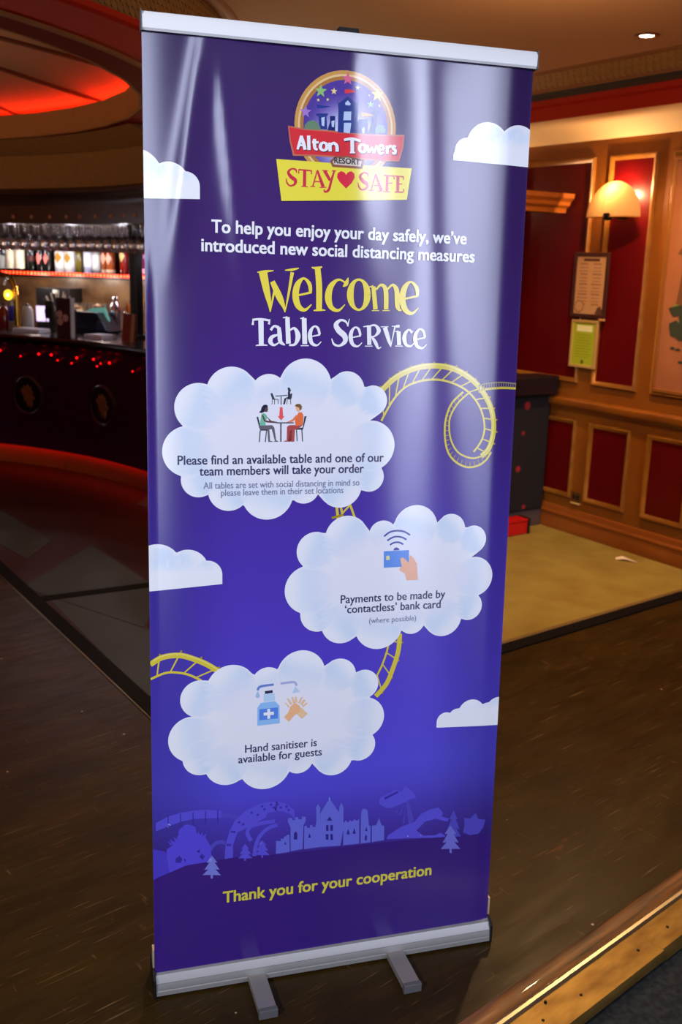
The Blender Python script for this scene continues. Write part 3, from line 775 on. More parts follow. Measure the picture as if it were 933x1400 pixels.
IC1={'chairL': [(-178.7,1235.0),(-175.5,1236.0),(-168.7,1209.7),(-155.6,1209.6),(-155.6,1207.2),(-170.4,1207.3),(-172.9,1213.7)],'legL1': [(-172.0,1207.3),(-170.0,1207.3),(-171.5,1183.8),(-173.5,1183.8)],'legL2': [(-158.5,1207.2),(-156.9,1207.2),(-159.0,1183.6),(-161.0,1183.6)],'hairL': [(-168.3,1254.8),(-164.2,1260.1),(-158.5,1260.7),(-155.2,1258.0),(-160.1,1254.0),(-163.3,1245.9),(-168.2,1243.5),(-173.9,1245.1),(-169.9,1248.4)],'faceL': [(-163.4,1254.8),(-156.0,1258.0),(-155.0,1250.7),(-156.7,1245.9),(-161.7,1245.9),(-164.1,1249.1)],'topL': [(-168.2,1241.1),(-163.3,1243.5),(-158.3,1239.5),(-156.6,1233.0),(-160.7,1226.6),(-159.8,1217.7),(-172.1,1217.8),(-170.5,1226.6)],'armL': [(-168.2,1239.5),(-164.9,1239.5),(-159.9,1228.2),(-145.9,1226.5),(-134.3,1224.5),(-135.9,1222.4),(-157.4,1224.2),(-163.1,1226.6)],'armL2': [(-160.0,1239.5),(-155.8,1234.6),(-147.5,1227.3),(-136.0,1225.2),(-137.6,1224.1),(-150.8,1226.5)],'legsL': [(-172.1,1217.8),(-145.8,1218.4),(-141.6,1213.5),(-137.2,1186.7),(-133.1,1185.5),(-133.0,1183.9),(-143.8,1184.0),(-139.7,1185.1),(-146.6,1210.3),(-152.0,1209.6),(-150.1,1186.0),(-144.7,1185.1),(-144.6,1183.8),(-153.7,1183.9),(-155.9,1209.6),(-169.6,1209.7)],'tabletop': [(-136.8,1224.4),(-100.3,1224.2),(-100.3,1221.9),(-136.8,1222.1)],'tableleg': [(-129.0,1222.1),(-126.5,1222.1),(-126.1,1184.1),(-128.6,1184.1)],'chairR': [(-73.2,1236.8),(-77.6,1236.3),(-80.9,1213.2),(-95.9,1211.3),(-95.9,1208.7),(-80.8,1208.6),(-79.2,1213.2)],'legR1': [(-83.8,1208.6),(-81.8,1208.6),(-80.1,1184.0),(-81.8,1184.0)],'legR2': [(-95.1,1208.7),(-93.2,1208.7),(-91.9,1184.6),(-93.5,1184.6)],'hairR': [(-99.1,1258.0),(-94.2,1262.3),(-87.5,1262.0),(-83.3,1257.2),(-84.5,1250.7),(-87.3,1248.7),(-89.9,1254.7),(-94.9,1256.3)],'faceR': [(-96.6,1256.3),(-89.9,1255.2),(-87.3,1249.0),(-89.8,1245.8),(-94.4,1247.4)],'topR': [(-89.7,1245.0),(-83.1,1244.5),(-79.9,1237.6),(-81.0,1218.1),(-96.0,1216.5),(-97.8,1226.3),(-96.3,1234.4)],'armR': [(-95.5,1239.3),(-92.9,1234.4),(-102.8,1225.5),(-116.1,1224.0),(-109.5,1227.2),(-102.9,1230.4)],'legsR': [(-81.0,1218.9),(-109.4,1218.2),(-114.3,1215.0),(-114.8,1186.5),(-120.6,1185.4),(-120.6,1184.1),(-111.4,1184.0),(-109.2,1205.2),(-104.3,1209.2),(-104.8,1186.4),(-108.9,1185.3),(-108.1,1183.9),(-98.9,1183.8),(-97.6,1209.2),(-89.2,1211.3)],'arrow': [(-129.7,1255.6),(-124.8,1255.6),(-123.4,1237.0),(-120.4,1237.0),(-127.4,1228.1),(-134.4,1237.0),(-131.1,1237.0)],'bchL': [(-150.0,1283.6),(-146.4,1284.4),(-141.1,1272.4),(-133.5,1272.0),(-133.4,1262.0),(-134.4,1262.0),(-134.8,1270.8),(-140.6,1270.8),(-140.8,1261.2),(-141.8,1261.2),(-141.9,1270.8),(-145.5,1270.8),(-146.2,1261.2),(-147.2,1261.2),(-146.3,1271.6)],'btop': [(-139.8,1278.9),(-115.1,1280.5),(-115.1,1278.8),(-139.8,1277.3)],'bleg': [(-128.6,1277.3),(-127.0,1277.3),(-126.8,1260.4),(-128.4,1260.4)],'bper': [(-114.5,1295.0),(-110.4,1295.8),(-107.0,1289.4),(-109.4,1287.0),(-107.6,1276.5),(-108.4,1272.5),(-116.7,1273.3),(-119.9,1261.2),(-123.2,1261.2),(-120.8,1273.3),(-113.4,1276.5),(-113.5,1284.6),(-112.8,1289.4)],'bchR': [(-107.7,1283.0),(-104.4,1283.8),(-105.9,1273.3),(-107.6,1271.7),(-106.6,1261.2),(-107.6,1261.2),(-108.7,1271.7),(-114.2,1271.7),(-114.9,1261.2),(-115.9,1261.2),(-115.0,1272.5),(-109.3,1273.6)]}
IC2={'card': [(105.4,941.5),(163.3,941.8),(164.0,904.6),(106.2,904.5)],'chip': [(111.1,930.8),(118.3,931.3),(119.7,922.1),(111.4,921.4)],'hand': [(143.6,923.2),(148.9,926.5),(156.4,920.9),(163.1,913.5),(166.1,931.1),(174.6,923.7),(182.5,910.9),(186.7,873.2),(160.0,873.6),(155.8,888.9),(142.7,896.7),(143.4,902.8),(147.9,905.3)],'dot': [(127.5,942.4),(128.6,946.8),(133.6,949.2),(139.1,947.2),(141.5,942.7)]}
ARCS=[[(104.8,974.8,3.5),(118.0,983.9,3.8),(134.1,986.3,3.8),(150.5,983.7,3.8),(164.5,975.6,3.5)],[(112.3,964.9,3.5),(123.8,971.5,3.8),(134.6,973.2,3.8),(147.4,970.6,3.8),(156.6,965.4,3.5)],[(119.0,955.0,3.5),(126.0,959.2,3.8),(135.0,960.6,3.8),(142.3,959.1,3.8),(149.7,955.1,3.5)]]
IC3={'neck': [(-158.7,635.2),(-134.9,634.2),(-133.8,617.3),(-158.6,616.4)],'cap': [(-156.5,641.3),(-139.4,642.3),(-138.9,635.9),(-156.1,634.9)],'body': [(-172.4,604.7),(-165.2,615.0),(-133.8,616.3),(-124.0,605.5),(-122.6,564.4),(-172.5,563.0)],'label': [(-168.0,600.8),(-127.5,601.8),(-126.6,576.4),(-168.4,575.2)],'cross1': [(-150.8,599.9),(-144.7,599.9),(-144.1,577.4),(-150.2,577.3)],'cross2': [(-158.8,592.0),(-136.2,592.6),(-135.9,585.6),(-158.7,585.3)],'drop': [(-172.1,643.2),(-167.3,631.9),(-169.1,627.2),(-173.9,627.0),(-177.1,630.8),(-175.4,635.6)],'drop2': [(-88.9,647.3),(-83.0,639.9),(-77.1,633.4),(-95.4,630.9),(-92.6,637.7)],'handA': [(-113.1,577.6),(-103.6,587.8),(-98.9,601.3),(-89.3,609.5),(-77.6,600.5),(-75.4,588.3),(-85.1,583.1),(-92.8,576.8),(-102.3,566.2)],'handB': [(-75.2,572.2),(-85.1,583.1),(-77.5,596.5),(-73.6,596.2),(-66.6,587.5),(-60.1,581.3),(-72.2,570.9)],'fin': [(-112.6,611.5),(-110.6,611.3),(-100.9,601.5),(-103.7,598.8)],'fin2': [(-107.8,620.0),(-105.0,620.8),(-95.1,608.0),(-99.0,604.3)],'fin3': [(-97.3,622.1),(-93.4,622.8),(-88.4,609.4),(-93.2,607.8)],'fin4': [(-89.5,623.5),(-85.6,622.2),(-83.5,609.0),(-88.4,609.4)],'fin5': [(-75.9,620.4),(-71.6,621.0),(-77.6,606.5),(-82.5,607.9)],'fin6': [(-69.0,615.8),(-65.1,613.5),(-72.7,602.1),(-77.6,604.5)],'fin7': [(-62.1,608.2),(-61.0,604.1),(-70.7,596.9),(-73.7,600.2)]}
PIPES=[[(-137.0,654.7,5.0),(-160.8,653.4,5.4),(-169.3,650.8,5.4),(-172.5,644.2,5.0)],[(-121.7,655.8,5.0),(-93.9,657.0,5.0),(-88.0,653.2,4.6),(-85.6,648.0,4.2)]]

TAIL1=[(311,1288),(328,1294),(364,1297),(402,1296)]
TAIL2=[(310,1301),(327,1306),(363,1309),(401,1306)]
T2a=[(-4,1047),(0,1016)]
T2b=[(5,1047),(11,1017)]
T2c=[(26,1047),(37,1019)]
T2d=[(7,1026),(25,1045)]
T2e=[(-14,1019),(12,1025)]
T3o=[(149,751),(147,711),(135,669),(121,635),(97,608)]
T3i=[(127,749),(120,712),(109,679),(93,646)]
T4o=[(-400,719),(-375,733),(-340,735),(-310,725),(-279,709),(-248,686)]
T4i=[(-400,687),(-371,698),(-348,698),(-321,691),(-294,676)]
HILLT=[(-400,226),(-389,232),(-328,252),(-223,257),(-123,251),(-21,250),(83,249),(191,247),(301,242),(400,232)]

# ================================================================== the roll-up banner
LEAN, SLEAN = 0.0599, 0.0123
ban = thing('roll_up_banner', 'tall purple roll-up banner welcoming guests to table service, on a silver base', 'banner', (0, 0, 0))
Bup = Vector((math.sin(SLEAN), math.sin(LEAN), math.cos(LEAN))).normalized()
Bx = Vector((math.cos(SLEAN), 0, -math.sin(SLEAN)))
Bn = Bup.cross(Bx)           # away from the camera
if Bn.y > 0:
    Bn = -Bn                 # towards the viewer
B0 = Vector((0, 0, 0.05))
# soft vertical folds of the hanging sheet: centre u, width, height, drift per metre, v from, v full
FOLDS = [(-0.352, 0.022, 0.0010, 0.15, 1.45, 1.75), (-0.195, 0.032, 0.0019, -0.12, 1.3, 1.7),
         (-0.04, 0.06, 0.0014, 0.05, 1.2, 1.7), (0.05, 0.05, 0.0012, -0.1, 1.4, 1.8), (0.20, 0.07, 0.0012, -0.08, 1.0, 1.6)]


def sstep(a, b, x):
    t = max(0.0, min(1.0, (x - a) / (b - a)))
    return t * t * (3 - 2 * t)


def fold(u, v):
    h = 0.0
    for c, wd, A, dr, v0, v1 in FOLDS:
        e = sstep(v0, v1, v) * (1 - 0.4 * sstep(1.90, 1.975, v))
        d = (u - c - dr * (v - 1.5)) / wd
        h += A * e * math.exp(-d * d)
    # the edges curl very slightly towards the back
    h -= 0.0018 * sstep(0.34, 0.40, u) ** 2
    h -= 0.0006 * sstep(0.375, 0.40, -u) ** 2 * sstep(1.6, 1.4, v)
    return h


def spt(u, v, off=0.0):
    h = fold(u, v)
    e = 0.002
    du = (fold(u + e, v) - fold(u - e, v)) / (2 * e)
    dv = (fold(u, v + e) - fold(u, v - e)) / (2 * e)
    nn = (Bn - Bx * du - Bup * dv).normalized()
    return B0 + Bx * u + Bup * v + Bn * h + nn * off, nn


def sheet_obj(name, verts, faces, cols, layer, parent, slice_u=0.008, slice_v=0.06, zs=None):
    """verts (u,v) in metres, faces, cols: one srgb colour per face or a function of (u,v)"""
    bm = bmesh.new()
    cl = bm.loops.layers.float_color.new('L')
    bv = [bm.verts.new((a, b, zs[i] if zs else 0)) for i, (a, b) in enumerate(verts)]
    for i, f in enumerate(faces):
        try:
            fc = bm.faces.new([bv[k] for k in f])
        except ValueError:
            continue
        if not callable(cols):
            c = cols[i] if isinstance(cols, list) else cols
            for lo in fc.loops:
                lo[cl] = (*rgb(*c), 1)
    bmesh.ops.triangulate(bm, faces=[f for f in bm.faces if len(f.verts) > 4])
    for ax, stp in ((0, slice_u), (1, slice_v)):
        if not stp:
            continue
        lo_, hi_ = min(v.co[ax] for v in bm.verts), max(v.co[ax] for v in bm.verts)
        k = math.ceil(lo_ / stp)
        while k * stp < hi_:
            co, no = [0, 0, 0], [0, 0, 0]
            co[ax], no[ax] = k * stp, 1
            bmesh.ops.bisect_plane(bm, geom=bm.verts[:] + bm.edges[:] + bm.faces[:], plane_co=co, plane_no=no)
            k += 1
    for ax, val in ((0, 0.4), (0, -0.4)):
        no = [1 if val > 0 else -1, 0, 0]
        bmesh.ops.bisect_plane(bm, geom=bm.verts[:] + bm.edges[:] + bm.faces[:], plane_co=(val, 0, 0), plane_no=no, clear_outer=True)
    if callable(cols):
        for f in bm.faces:
            for lo in f.loops:
                lo[cl] = (*rgb(*cols(lo.vert.co.x, lo.vert.co.y)), 1)
    off = layer * 0.00025 + 0.0001
    nrm = []
    bm.verts.index_update()
    for v in bm.verts:
        p, nn = spt(v.co.x, v.co.y, off + v.co.z)
        v.co = p
        nrm.append(nn)
    bm.normal_update()
    for f in bm.faces:
        if f.normal.dot(Bn) < 0:
            f.normal_flip()
        f.smooth = True
    me = D.meshes.new(name)
    bm.to_mesh(me)
    me.color_attributes['L'].name = 'Col'
    bm.free()
    me.normals_split_custom_set_from_vertices([tuple(x) for x in nrm])
    me.materials.append(INK)
    o = D.objects.new(name, me)
    COL.objects.link(o)
    o.parent = parent
    return o


class Art:
    def __init__(s):
        s.v, s.f, s.c, s.z = [], [], [], []
        s.n = 0

    def mark(s):
        s.n += 1
        s.z += [s.n] * (len(s.v) - len(s.z))
        return s

    def poly(s, P, col, k=0.001):
        o = len(s.v)
        s.v += [(a * k, b * k) for a, b in P]
        s.f.append(tuple(range(o, o + len(P))))
        s.c.append(col)
        return s.mark()

    def disc(s, u, v, r, col, n=24, ry=None):
        return s.poly([(u + r * math.cos(2 * PI * i / n), v + (ry or r) * math.sin(2 * PI * i / n)) for i in range(n)], col)

    def star(s, u, v, r, col, pts=5):
        return s.poly([(u + (r if i % 2 == 0 else r * 0.42) * math.sin(PI * i / pts), v + (r if i % 2 == 0 else r * 0.42) * math.cos(PI * i / pts)) for i in range(2 * pts)], col)

    def stroke(s, L, col, sub=5, wk=1.0, close=False):
        """smooth brush stroke through (u,v,width) in millimetres"""
        P = []
        n = len(L)
        for i in range(n - 1):
            p0, p1, p2, p3 = L[max(i - 1, 0)], L[i], L[i + 1], L[min(i + 2, n - 1)]
            for k in range(sub):
                t = k / sub
                P.append(tuple(0.5 * ((2 * p1[q]) + (-p0[q] + p2[q]) * t + (2 * p0[q] - 5 * p1[q] + 4 * p2[q] - p3[q]) * t * t
                                      + (-p0[q] + 3 * p1[q] - 3 * p2[q] + p3[q]) * t ** 3) for q in range(3)))
        P.append(L[-1])
        if n == 2:
            P = [L[0], tuple((L[0][q] + L[1][q]) / 2 for q in range(3)), L[1]]
        m = len(P)
        o = len(s.v)
        for i, p in enumerate(P):
            a, b = P[max(i - 1, 0)], P[min(i + 1, m - 1)]
            tx, ty = b[0] - a[0], b[1] - a[1]
            l = math.hypot(tx, ty) or 1
            nx, ny = -ty / l, tx / l
            h = max(p[2], 0.3) / 2 * wk
            s.v += [((p[0] + nx * h) * 0.001, (p[1] + ny * h) * 0.001), ((p[0] - nx * h) * 0.001, (p[1] - ny * h) * 0.001)]
        for i in range(m - 1):
            s.f.append((o + 2 * i, o + 2 * i + 1, o + 2 * i + 3, o + 2 * i + 2))
            s.c.append(col)
        return s.mark()

    def text(s, body, u0, u1, base, cap, col, bold=0.012):
        """a line of lettering from u0 to u1, capitals cap mm high on the baseline"""
        cu = D.curves.new('txt', 'FONT')
        cu.body = body
        cu.size = 1.0
        cu.resolution_u = 3
        ob = D.objects.new('txt', cu)
        COL.objects.link(ob)
        bpy.context.view_layer.update()
        me = ob.evaluated_get(bpy.context.evaluated_depsgraph_get()).to_mesh()
        xs = [v.co.x for v in me.vertices]
        x0, x1 = min(xs), max(xs)
        kx, ky = (u1 - u0) / (x1 - x0), cap / CAPH
        b = bold
        for dx, dy in (((-b, -b * 0.6), (b, -b * 0.6), (-b, b * 0.6), (b, b * 0.6)) if bold > 0 else ((0, 0),)):
            o = len(s.v)
            s.v += [((u0 + dx + (v.co.x - x0) * kx) * 0.001, (base + dy + v.co.y * ky) * 0.001) for v in me.vertices]
            for p in me.polygons:
                s.f.append(tuple(o + i for i in p.vertices))
                s.c.append(col)
            s.mark()
        ob.evaluated_get(bpy.context.evaluated_depsgraph_get()).to_mesh_clear()
        D.objects.remove(ob)
        D.curves.remove(cu)
        return s

    def build(s, name, layer, parent, su=0.008):
        s.mark()
        k = 0.00015 / max(s.n, 8)
        return sheet_obj(name, s.v, s.f, s.c, layer, parent, su, zs=[q * k for q in s.z])


def cap_height():
    cu = D.curves.new('t', 'FONT')
    cu.body = 'H'
    ob = D.objects.new('t', cu)
    COL.objects.link(ob)
    bpy.context.view_layer.update()
    me = ob.evaluated_get(bpy.context.evaluated_depsgraph_get()).to_mesh()
    h = max(v.co.y for v in me.vertices)
    D.objects.remove(ob)
    D.curves.remove(cu)
    return h


CAPH = cap_height()


def lerp3(a, b, t):
    return tuple(a[i] + (b[i] - a[i]) * t for i in range(3))


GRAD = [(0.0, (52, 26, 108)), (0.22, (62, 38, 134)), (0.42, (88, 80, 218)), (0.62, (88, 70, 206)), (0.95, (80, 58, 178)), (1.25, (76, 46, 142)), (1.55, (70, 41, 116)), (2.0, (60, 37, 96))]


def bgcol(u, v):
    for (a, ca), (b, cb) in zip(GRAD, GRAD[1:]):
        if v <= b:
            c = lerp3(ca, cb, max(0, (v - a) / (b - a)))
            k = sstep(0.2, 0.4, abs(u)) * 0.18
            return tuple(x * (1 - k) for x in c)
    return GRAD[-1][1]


# the hanging sheet: front face with the printed background, plain grey back
NU, NV = 101, 41
VT = 1.975
vs = [(-0.4 + 0.8 * i / (NU - 1), VT * j / (NV - 1)) for j in range(NV) for i in range(NU)]
fs = [(j * NU + i, j * NU + i + 1, (j + 1) * NU + i + 1, (j + 1) * NU + i) for j in range(NV - 1) for i in range(NU - 1)]
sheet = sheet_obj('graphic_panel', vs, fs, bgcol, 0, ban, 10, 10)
mb = MB()
BACKM = mat('banner_back', (150, 150, 152), 0.6)
mb.add([spt(u, v, -0.0012)[0] for u, v in vs], fs, BACKM)
mb.build('panel_backing', ban, smooth=True)

# ---- clouds
def cloud_fn(circ, flat=None):
    cu = sum(c[0] for c in circ) / len(circ) * 0.001
    cv = sum(c[1] for c in circ) / len(circ) * 0.001
    C2 = [(a * 0.001, b * 0.001, r * 0.001) for a, b, r in circ]
    WH, BL, MD = (246, 249, 255), (212, 230, 252), (242, 242, 252)

    def fn(u, v):
        # each puff: white rim, sky blue inside, fading to white at the cloud's heart
        best = 0
        for a, b, r in C2:
            d = math.hypot(u - a, v - b) / r
            if d <= 1.02:
                inner = ((u - a) * (a - cu) + (v - b) * (b - cv)) / (r * (math.hypot(a - cu, b - cv) + 1e-6))
                k = sstep(0.75, -0.1, inner) * (0.85 if d < 0.9 else 0.85 * sstep(1.0, 0.86, d) + 0.1)
                best = max(best, k) if best == 0 else best * 0.5 + k * 0.5
        e = math.hypot((u - cu) / 0.205, (v - cv) / 0.118) if flat is None else 2
        t = sstep(1.2, 0.55, e)
        if flat is not None:
            best = best * sstep(flat + 0.03, flat + 0.06, v) * 0.9
        return lerp3(lerp3(WH, BL, best), MD, t)
    return fn


def cloud(circ, name, layer, flat=None, clipv=None):
    V, F = [], []
    C3 = [(a * 0.001, b * 0.001, r * 0.001) for a, b, r in circ]
    if flat is None:
        # one outline seen from the heart of the cloud, filled with rings
        cu = sum(c[0] for c in C3) / len(C3)
        cv = sum(c[1] for c in C3) / len(C3)
        n, rings = 360, 14
        V.append((cu, cv))
        out = []
        for i in range(n):
            dx, dy = math.cos(2 * PI * i / n), math.sin(2 * PI * i / n) * 0.62
            l = math.hypot(dx, dy)
            dx, dy = dx / l, dy / l
            best = 0.0
            for a, b, r in C3:
                m = (a - cu) * dx + (b - cv) * dy
                h = (a - cu) ** 2 + (b - cv) ** 2 - m * m
                if h < r * r:
                    best = max(best, m + math.sqrt(r * r - h))
            out.append((dx, dy, best))
        for i in range(n):
            if out[i][2] == 0.0:
                a_, b_ = i, i
                while out[a_ % n][2] <= 0.0:
                    a_ -= 1
                while out[b_ % n][2] <= 0.0:
                    b_ += 1
                t = (i - a_) / (b_ - a_)
                out[i] = (out[i][0], out[i][1], -(out[a_ % n][2] * (1 - t) + out[b_ % n][2] * t))
        out = [(dx * abs(k), dy * abs(k)) for dx, dy, k in out]
        for q in range(1, rings + 1):
            t = (q / rings) ** 0.8
            V += [(cu + a * t, cv + b * t) for a, b in out]
        for i in range(n):
            j = (i + 1) % n
            F.append((0, 1 + i, 1 + j))
            for q in range(rings - 1):
                k0, k1 = 1 + q * n, 1 + (q + 1) * n
                F.append((k0 + i, k1 + i, k1 + j, k0 + j))
    else:
        # columns standing on the flat foot of the cloud
        (x0, y0), (x1, y1) = clipv
        lo = max(-0.4, min(a - r for a, b, r in C3))
        hi = min(0.4, max(a + r for a, b, r in C3))
        n, rows = 90, 8
        cols = []
        for i in range(n + 1):
            u = lo + (hi - lo) * (0.5 - 0.5 * math.cos(PI * i / n)) if True else 0
            foot = y0 + (y1 - y0) * (u - x0) / (x1 - x0)
            topv = foot + 0.0005
            for a, b, r in C3:
                if abs(u - a) < r:
                    topv = max(topv, b + math.sqrt(r * r - (u - a) ** 2))
            for k in range(rows + 1):
                V.append((u, foot + (topv - foot) * k / rows))
        for i in range(n):
            for k in range(rows):
                q = i * (rows + 1) + k
                F.append((q, q + rows + 1, q + rows + 2, q + 1))
    return sheet_obj(name, V, F, cloud_fn(circ, flat), layer, sheet, None, None)



# ---- roller coaster track
YEL, YELD = (226, 206, 66), (176, 150, 40)
YL2 = (240, 226, 110)
tr = Art()


def w3(L, w):
    return [(a, b, w) for a, b in L]


def ties(A, B, n, w=3, col=YEL, spur=0):
    """short cross bars between two rails"""
    def samp(L, t):
        d = [0]
        for p, q in zip(L, L[1:]):
            d.append(d[-1] + math.hypot(q[0] - p[0], q[1] - p[1]))
        x = t * d[-1]
        for i in range(len(L) - 1):
            if x <= d[i + 1] or i == len(L) - 2:
                k = (x - d[i]) / (d[i + 1] - d[i])
                return (L[i][0] + (L[i + 1][0] - L[i][0]) * k, L[i][1] + (L[i + 1][1] - L[i][1]) * k)
    for i in range(n):
        t = (i + 0.5) / n
        a, b = samp(A, t), samp(B, t)
        tr.stroke([(a[0], a[1], w), (b[0], b[1], w * 0.8)], col)
        if spur:
            l = math.hypot(a[0] - b[0], a[1] - b[1]) or 1
            tr.stroke([(a[0], a[1], 4.5), (a[0] + (a[0] - b[0]) / l * spur, a[1] + (a[1] - b[1]) / l * spur, 3.5)], YELD)


ties(T1o[:15], T1i, 17, 3.2, YEL, 11)
ties(T1loop, [(p[0] * 0.86 + 0.14 * 296, p[1] * 0.86 + 0.14 * 1205) for p in T1loop], 24, 2.2, YELD)
tr.stroke(w3(T1o[:15], 12), YEL)
tr.stroke(w3([(a - 1, b + 3) for a, b in T1o[:15]], 3), YL2)
tr.stroke(w3(T1o[14:], 4), YEL)
tr.stroke(w3(T1i, 4.5), YEL)
tr.stroke(w3(T1loop, 4.5), YEL)
tr.stroke(w3(TAIL1, 5), YEL)
tr.stroke(w3(TAIL2, 3), (150, 140, 110))
ties(TAIL2, TAIL1, 16, 2, (150, 140, 110))
tr.build('printed_track', 2, sheet)
tr = Art()
tr.stroke(w3(T2a, 6), YEL)
tr.stroke(w3(T2b, 5), YEL)
tr.stroke(w3(T2c, 5), YEL)
tr.stroke(w3(T2d, 4), YEL)
tr.stroke(w3(T2e, 5), YELD)
tr.build('printed_track', 2, sheet)
tr = Art()
ties(T3o, T3i, 4, 3, YEL, 10)
tr.stroke(w3(T3o, 11), YEL)
tr.stroke(w3(T3i, 4.5), YEL)
tr.build('printed_track', 2, sheet)
tr = Art()
ties(T4o, T4i, 4, 3.5, YEL, 12)
tr.stroke(w3(T4o, 12), YEL)
tr.stroke(w3([(a, b + 3) for a, b in T4o], 3), YL2)
tr.stroke(w3(T4i, 5), YEL)
tr.build('printed_track', 2, sheet)

cloud(CLOUD1, 'printed_cloud', 4)
cloud(CLOUD2, 'printed_cloud', 4.4)
cloud(CLOUD3, 'printed_cloud', 4.8)
cloud([(-416, 1692, 53), (-352, 1685, 39), (-320, 1681, 27), (-380, 1665, 30)], 'printed_cloud', 4, 1.655, ((-0.45, 1.652), (-0.25, 1.660)))
cloud([(375, 1795, 47), (305, 1795, 48), (258, 1783, 26), (244, 1772, 15), (400, 1780, 52), (340, 1775, 40)], 'printed_cloud', 4, 1.762, ((0.2, 1.764), (0.45, 1.759)))
cloud([(-384, 926, 50), (-322, 918, 44), (-281, 905, 32), (-350, 900, 40)], 'printed_cloud', 4, 0.88, ((-0.45, 0.874), (-0.2, 0.888)))
cloud([(268, 533, 22), (297, 538, 24), (331, 548, 33), (372, 540, 30), (400, 545, 36)], 'printed_cloud', 4, 0.52, ((0.2, 0.522), (0.45, 0.509)))

# ---- lettering
WHT, NAVY, GREY = (250, 250, 255), (64, 64, 104), (134, 138, 166)
a = Art()
a.text('To help you enjoy your day safely, we\u2019ve', -270, 266, 1597, 24.0, WHT, 0.85)
a.text('introduced new social distancing measures', -290, 286, 1561, 24.0, WHT, 0.85)
a.build('intro_lettering', 6, sheet)
a = Art()
for s_ in WELCOME:
    a.stroke(s_, (250, 230, 84))
a.build('welcome_lettering', 6, sheet)
a = Art()
for s_ in TABLE:
    a.stroke(s_, WHT)
a.build('table_service_lettering', 6, sheet)
a = Art()
a.text('Please find an available table and one of our', -340, 98, 1139, 18.5, NAVY, 0.3)
a.text('team members will take your order', -296, 54, 1116, 18.5, NAVY, 0.3)
a.text('All tables are set with social distancing in mind so', -288, 45, 1088.5, 13.5, GREY, 0)
a.text('please leave them in their set locations', -252, 10, 1073, 13.5, GREY, 0)
a.build('table_lettering', 7, sheet)
a = Art()
a.text('Payments to be made by', 10, 253, 829, 18, NAVY, 0.25)
a.text('\u2018contactless\u2019 bank card', 20, 243, 806, 18, NAVY, 0.25)
a.text('(where possible)', 76, 186, 780, 12, GREY, 0)
a.build('payment_lettering', 7, sheet)
a = Art()
a.text('Hand sanitiser is', -199, -38, 503, 18, NAVY, 0.25)
a.text('available for guests', -214, -26, 480, 18, NAVY, 0.25)
a.build('sanitiser_lettering', 7, sheet)
a = Art()
a.text('Thank you for your cooperation', -247, 248, 150, 27, (226, 212, 70), 0.9)
a.build('thank_you_lettering', 6, sheet)

# ---- the crest with its ribbon
GOLDI = (214, 160, 84)
a = Art()
rc, rr = (-2, 1812), 105
a.poly([(rc[0] + rr * math.cos(2 * PI * i / 48), rc[1] + rr * math.sin(2 * PI * i / 48)) for i in range(48)], GOLDI)
a.build('crest_ring', 3, sheet)
a = Art()
for r0, col in ((98, (236, 196, 130)), (93, (176, 116, 60)), (88, (240, 214, 160))):
    pass
a.poly([(rc[0] + 98 * math.cos(2 * PI * i / 48), rc[1] + 98 * math.sin(2 * PI * i / 48)) for i in range(48)], (240, 206, 146))
a.build('crest_ring_highlight', 3.7, sheet)
a = Art()
a.poly([(rc[0] + 94 * math.cos(2 * PI * i / 48), rc[1] + 94 * math.sin(2 * PI * i / 48)) for i in range(48)], (184, 126, 64))
a.build('crest_ring_groove', 4.3, sheet)
V, F = [], []
for q in range(11):
    for i in range(48):
        V.append(((rc[0] + 87 * q / 10 * math.cos(2 * PI * i / 48)) * 0.001, (rc[1] + 87 * q / 10 * math.sin(2 * PI * i / 48)) * 0.001))
for q in range(10):
    for i in range(48):
        j = (i + 1) % 48
        F.append((q * 48 + i, (q + 1) * 48 + i, (q + 1) * 48 + j, q * 48 + j) if q else (i, 48 + i, 48 + j))


def crest_sky(u, v):
    d = math.hypot(u / 0.09, (v - 1.79) / 0.085)
    return lerp3((214, 220, 250), (84, 62, 160), sstep(0.25, 1.05, d))


V2 = [V[0]] + V[48:]
F2 = []
for f in F:
    F2.append(tuple(0 if k < 48 else k - 47 for k in f))
F2 = [tuple(dict.fromkeys(f)) for f in F2]
sheet_obj('crest_sky', V2, F2, crest_sky, 5, sheet, 0.01, 0.02)
a = Art()
TWR, TWR2 = (44, 62, 140), (30, 46, 116)
for k_, c_ in (('tA', TWR), ('tB', TWR2), ('tE', TWR2), ('tD', TWR), ('tC', TWR)):
    a.poly(LP[k_], c_)
a.poly(LP['bush1'], (110, 142, 112))
a.poly(LP['bush2'], (110, 142, 112))
a.build('crest_towers', 6, sheet)
a = Art()
for k_ in ('win1', 'win2', 'win3', 'win4', 'win5', 'win6'):
    a.poly(LP[k_], (196, 214, 246))
a.poly(LP['flag1'], (40, 60, 150))
a.poly(LP['flag2'], (230, 60, 70))
a.poly(LP['flag3'], (240, 160, 60))
SCOL = [(226, 110, 150), (150, 200, 120), (248, 226, 150), (240, 210, 90), (170, 130, 210)]
for (p_, r_, c_) in STARS:
    a.star(p_[0], p_[1], r_ * 0.385, SCOL[c_])
a.build('crest_stars_and_flags', 6.6, sheet)
a = Art()
a.poly(LP['yellow'], (246, 232, 74))
a.build('stay_safe_ribbon', 5.5, sheet)
a = Art()
a.poly(LP['ribbon_edge'], (200, 120, 90))
a.build('ribbon_edge', 6.2, sheet)
a = Art()
a.poly(LP['ribbon'], (226, 52, 62))
a.build('red_ribbon', 7, sheet)
a = Art()
for s_ in ALTON:
    a.stroke([(x + 1.0, y - 1.2, q * 1.18 + 1.6) for x, y, q in s_], (90, 40, 70))
a.build('resort_name_outline', 7.7, sheet)
a = Art()
for s_ in ALTON:
    a.stroke(s_, WHT, 5, 1.18)
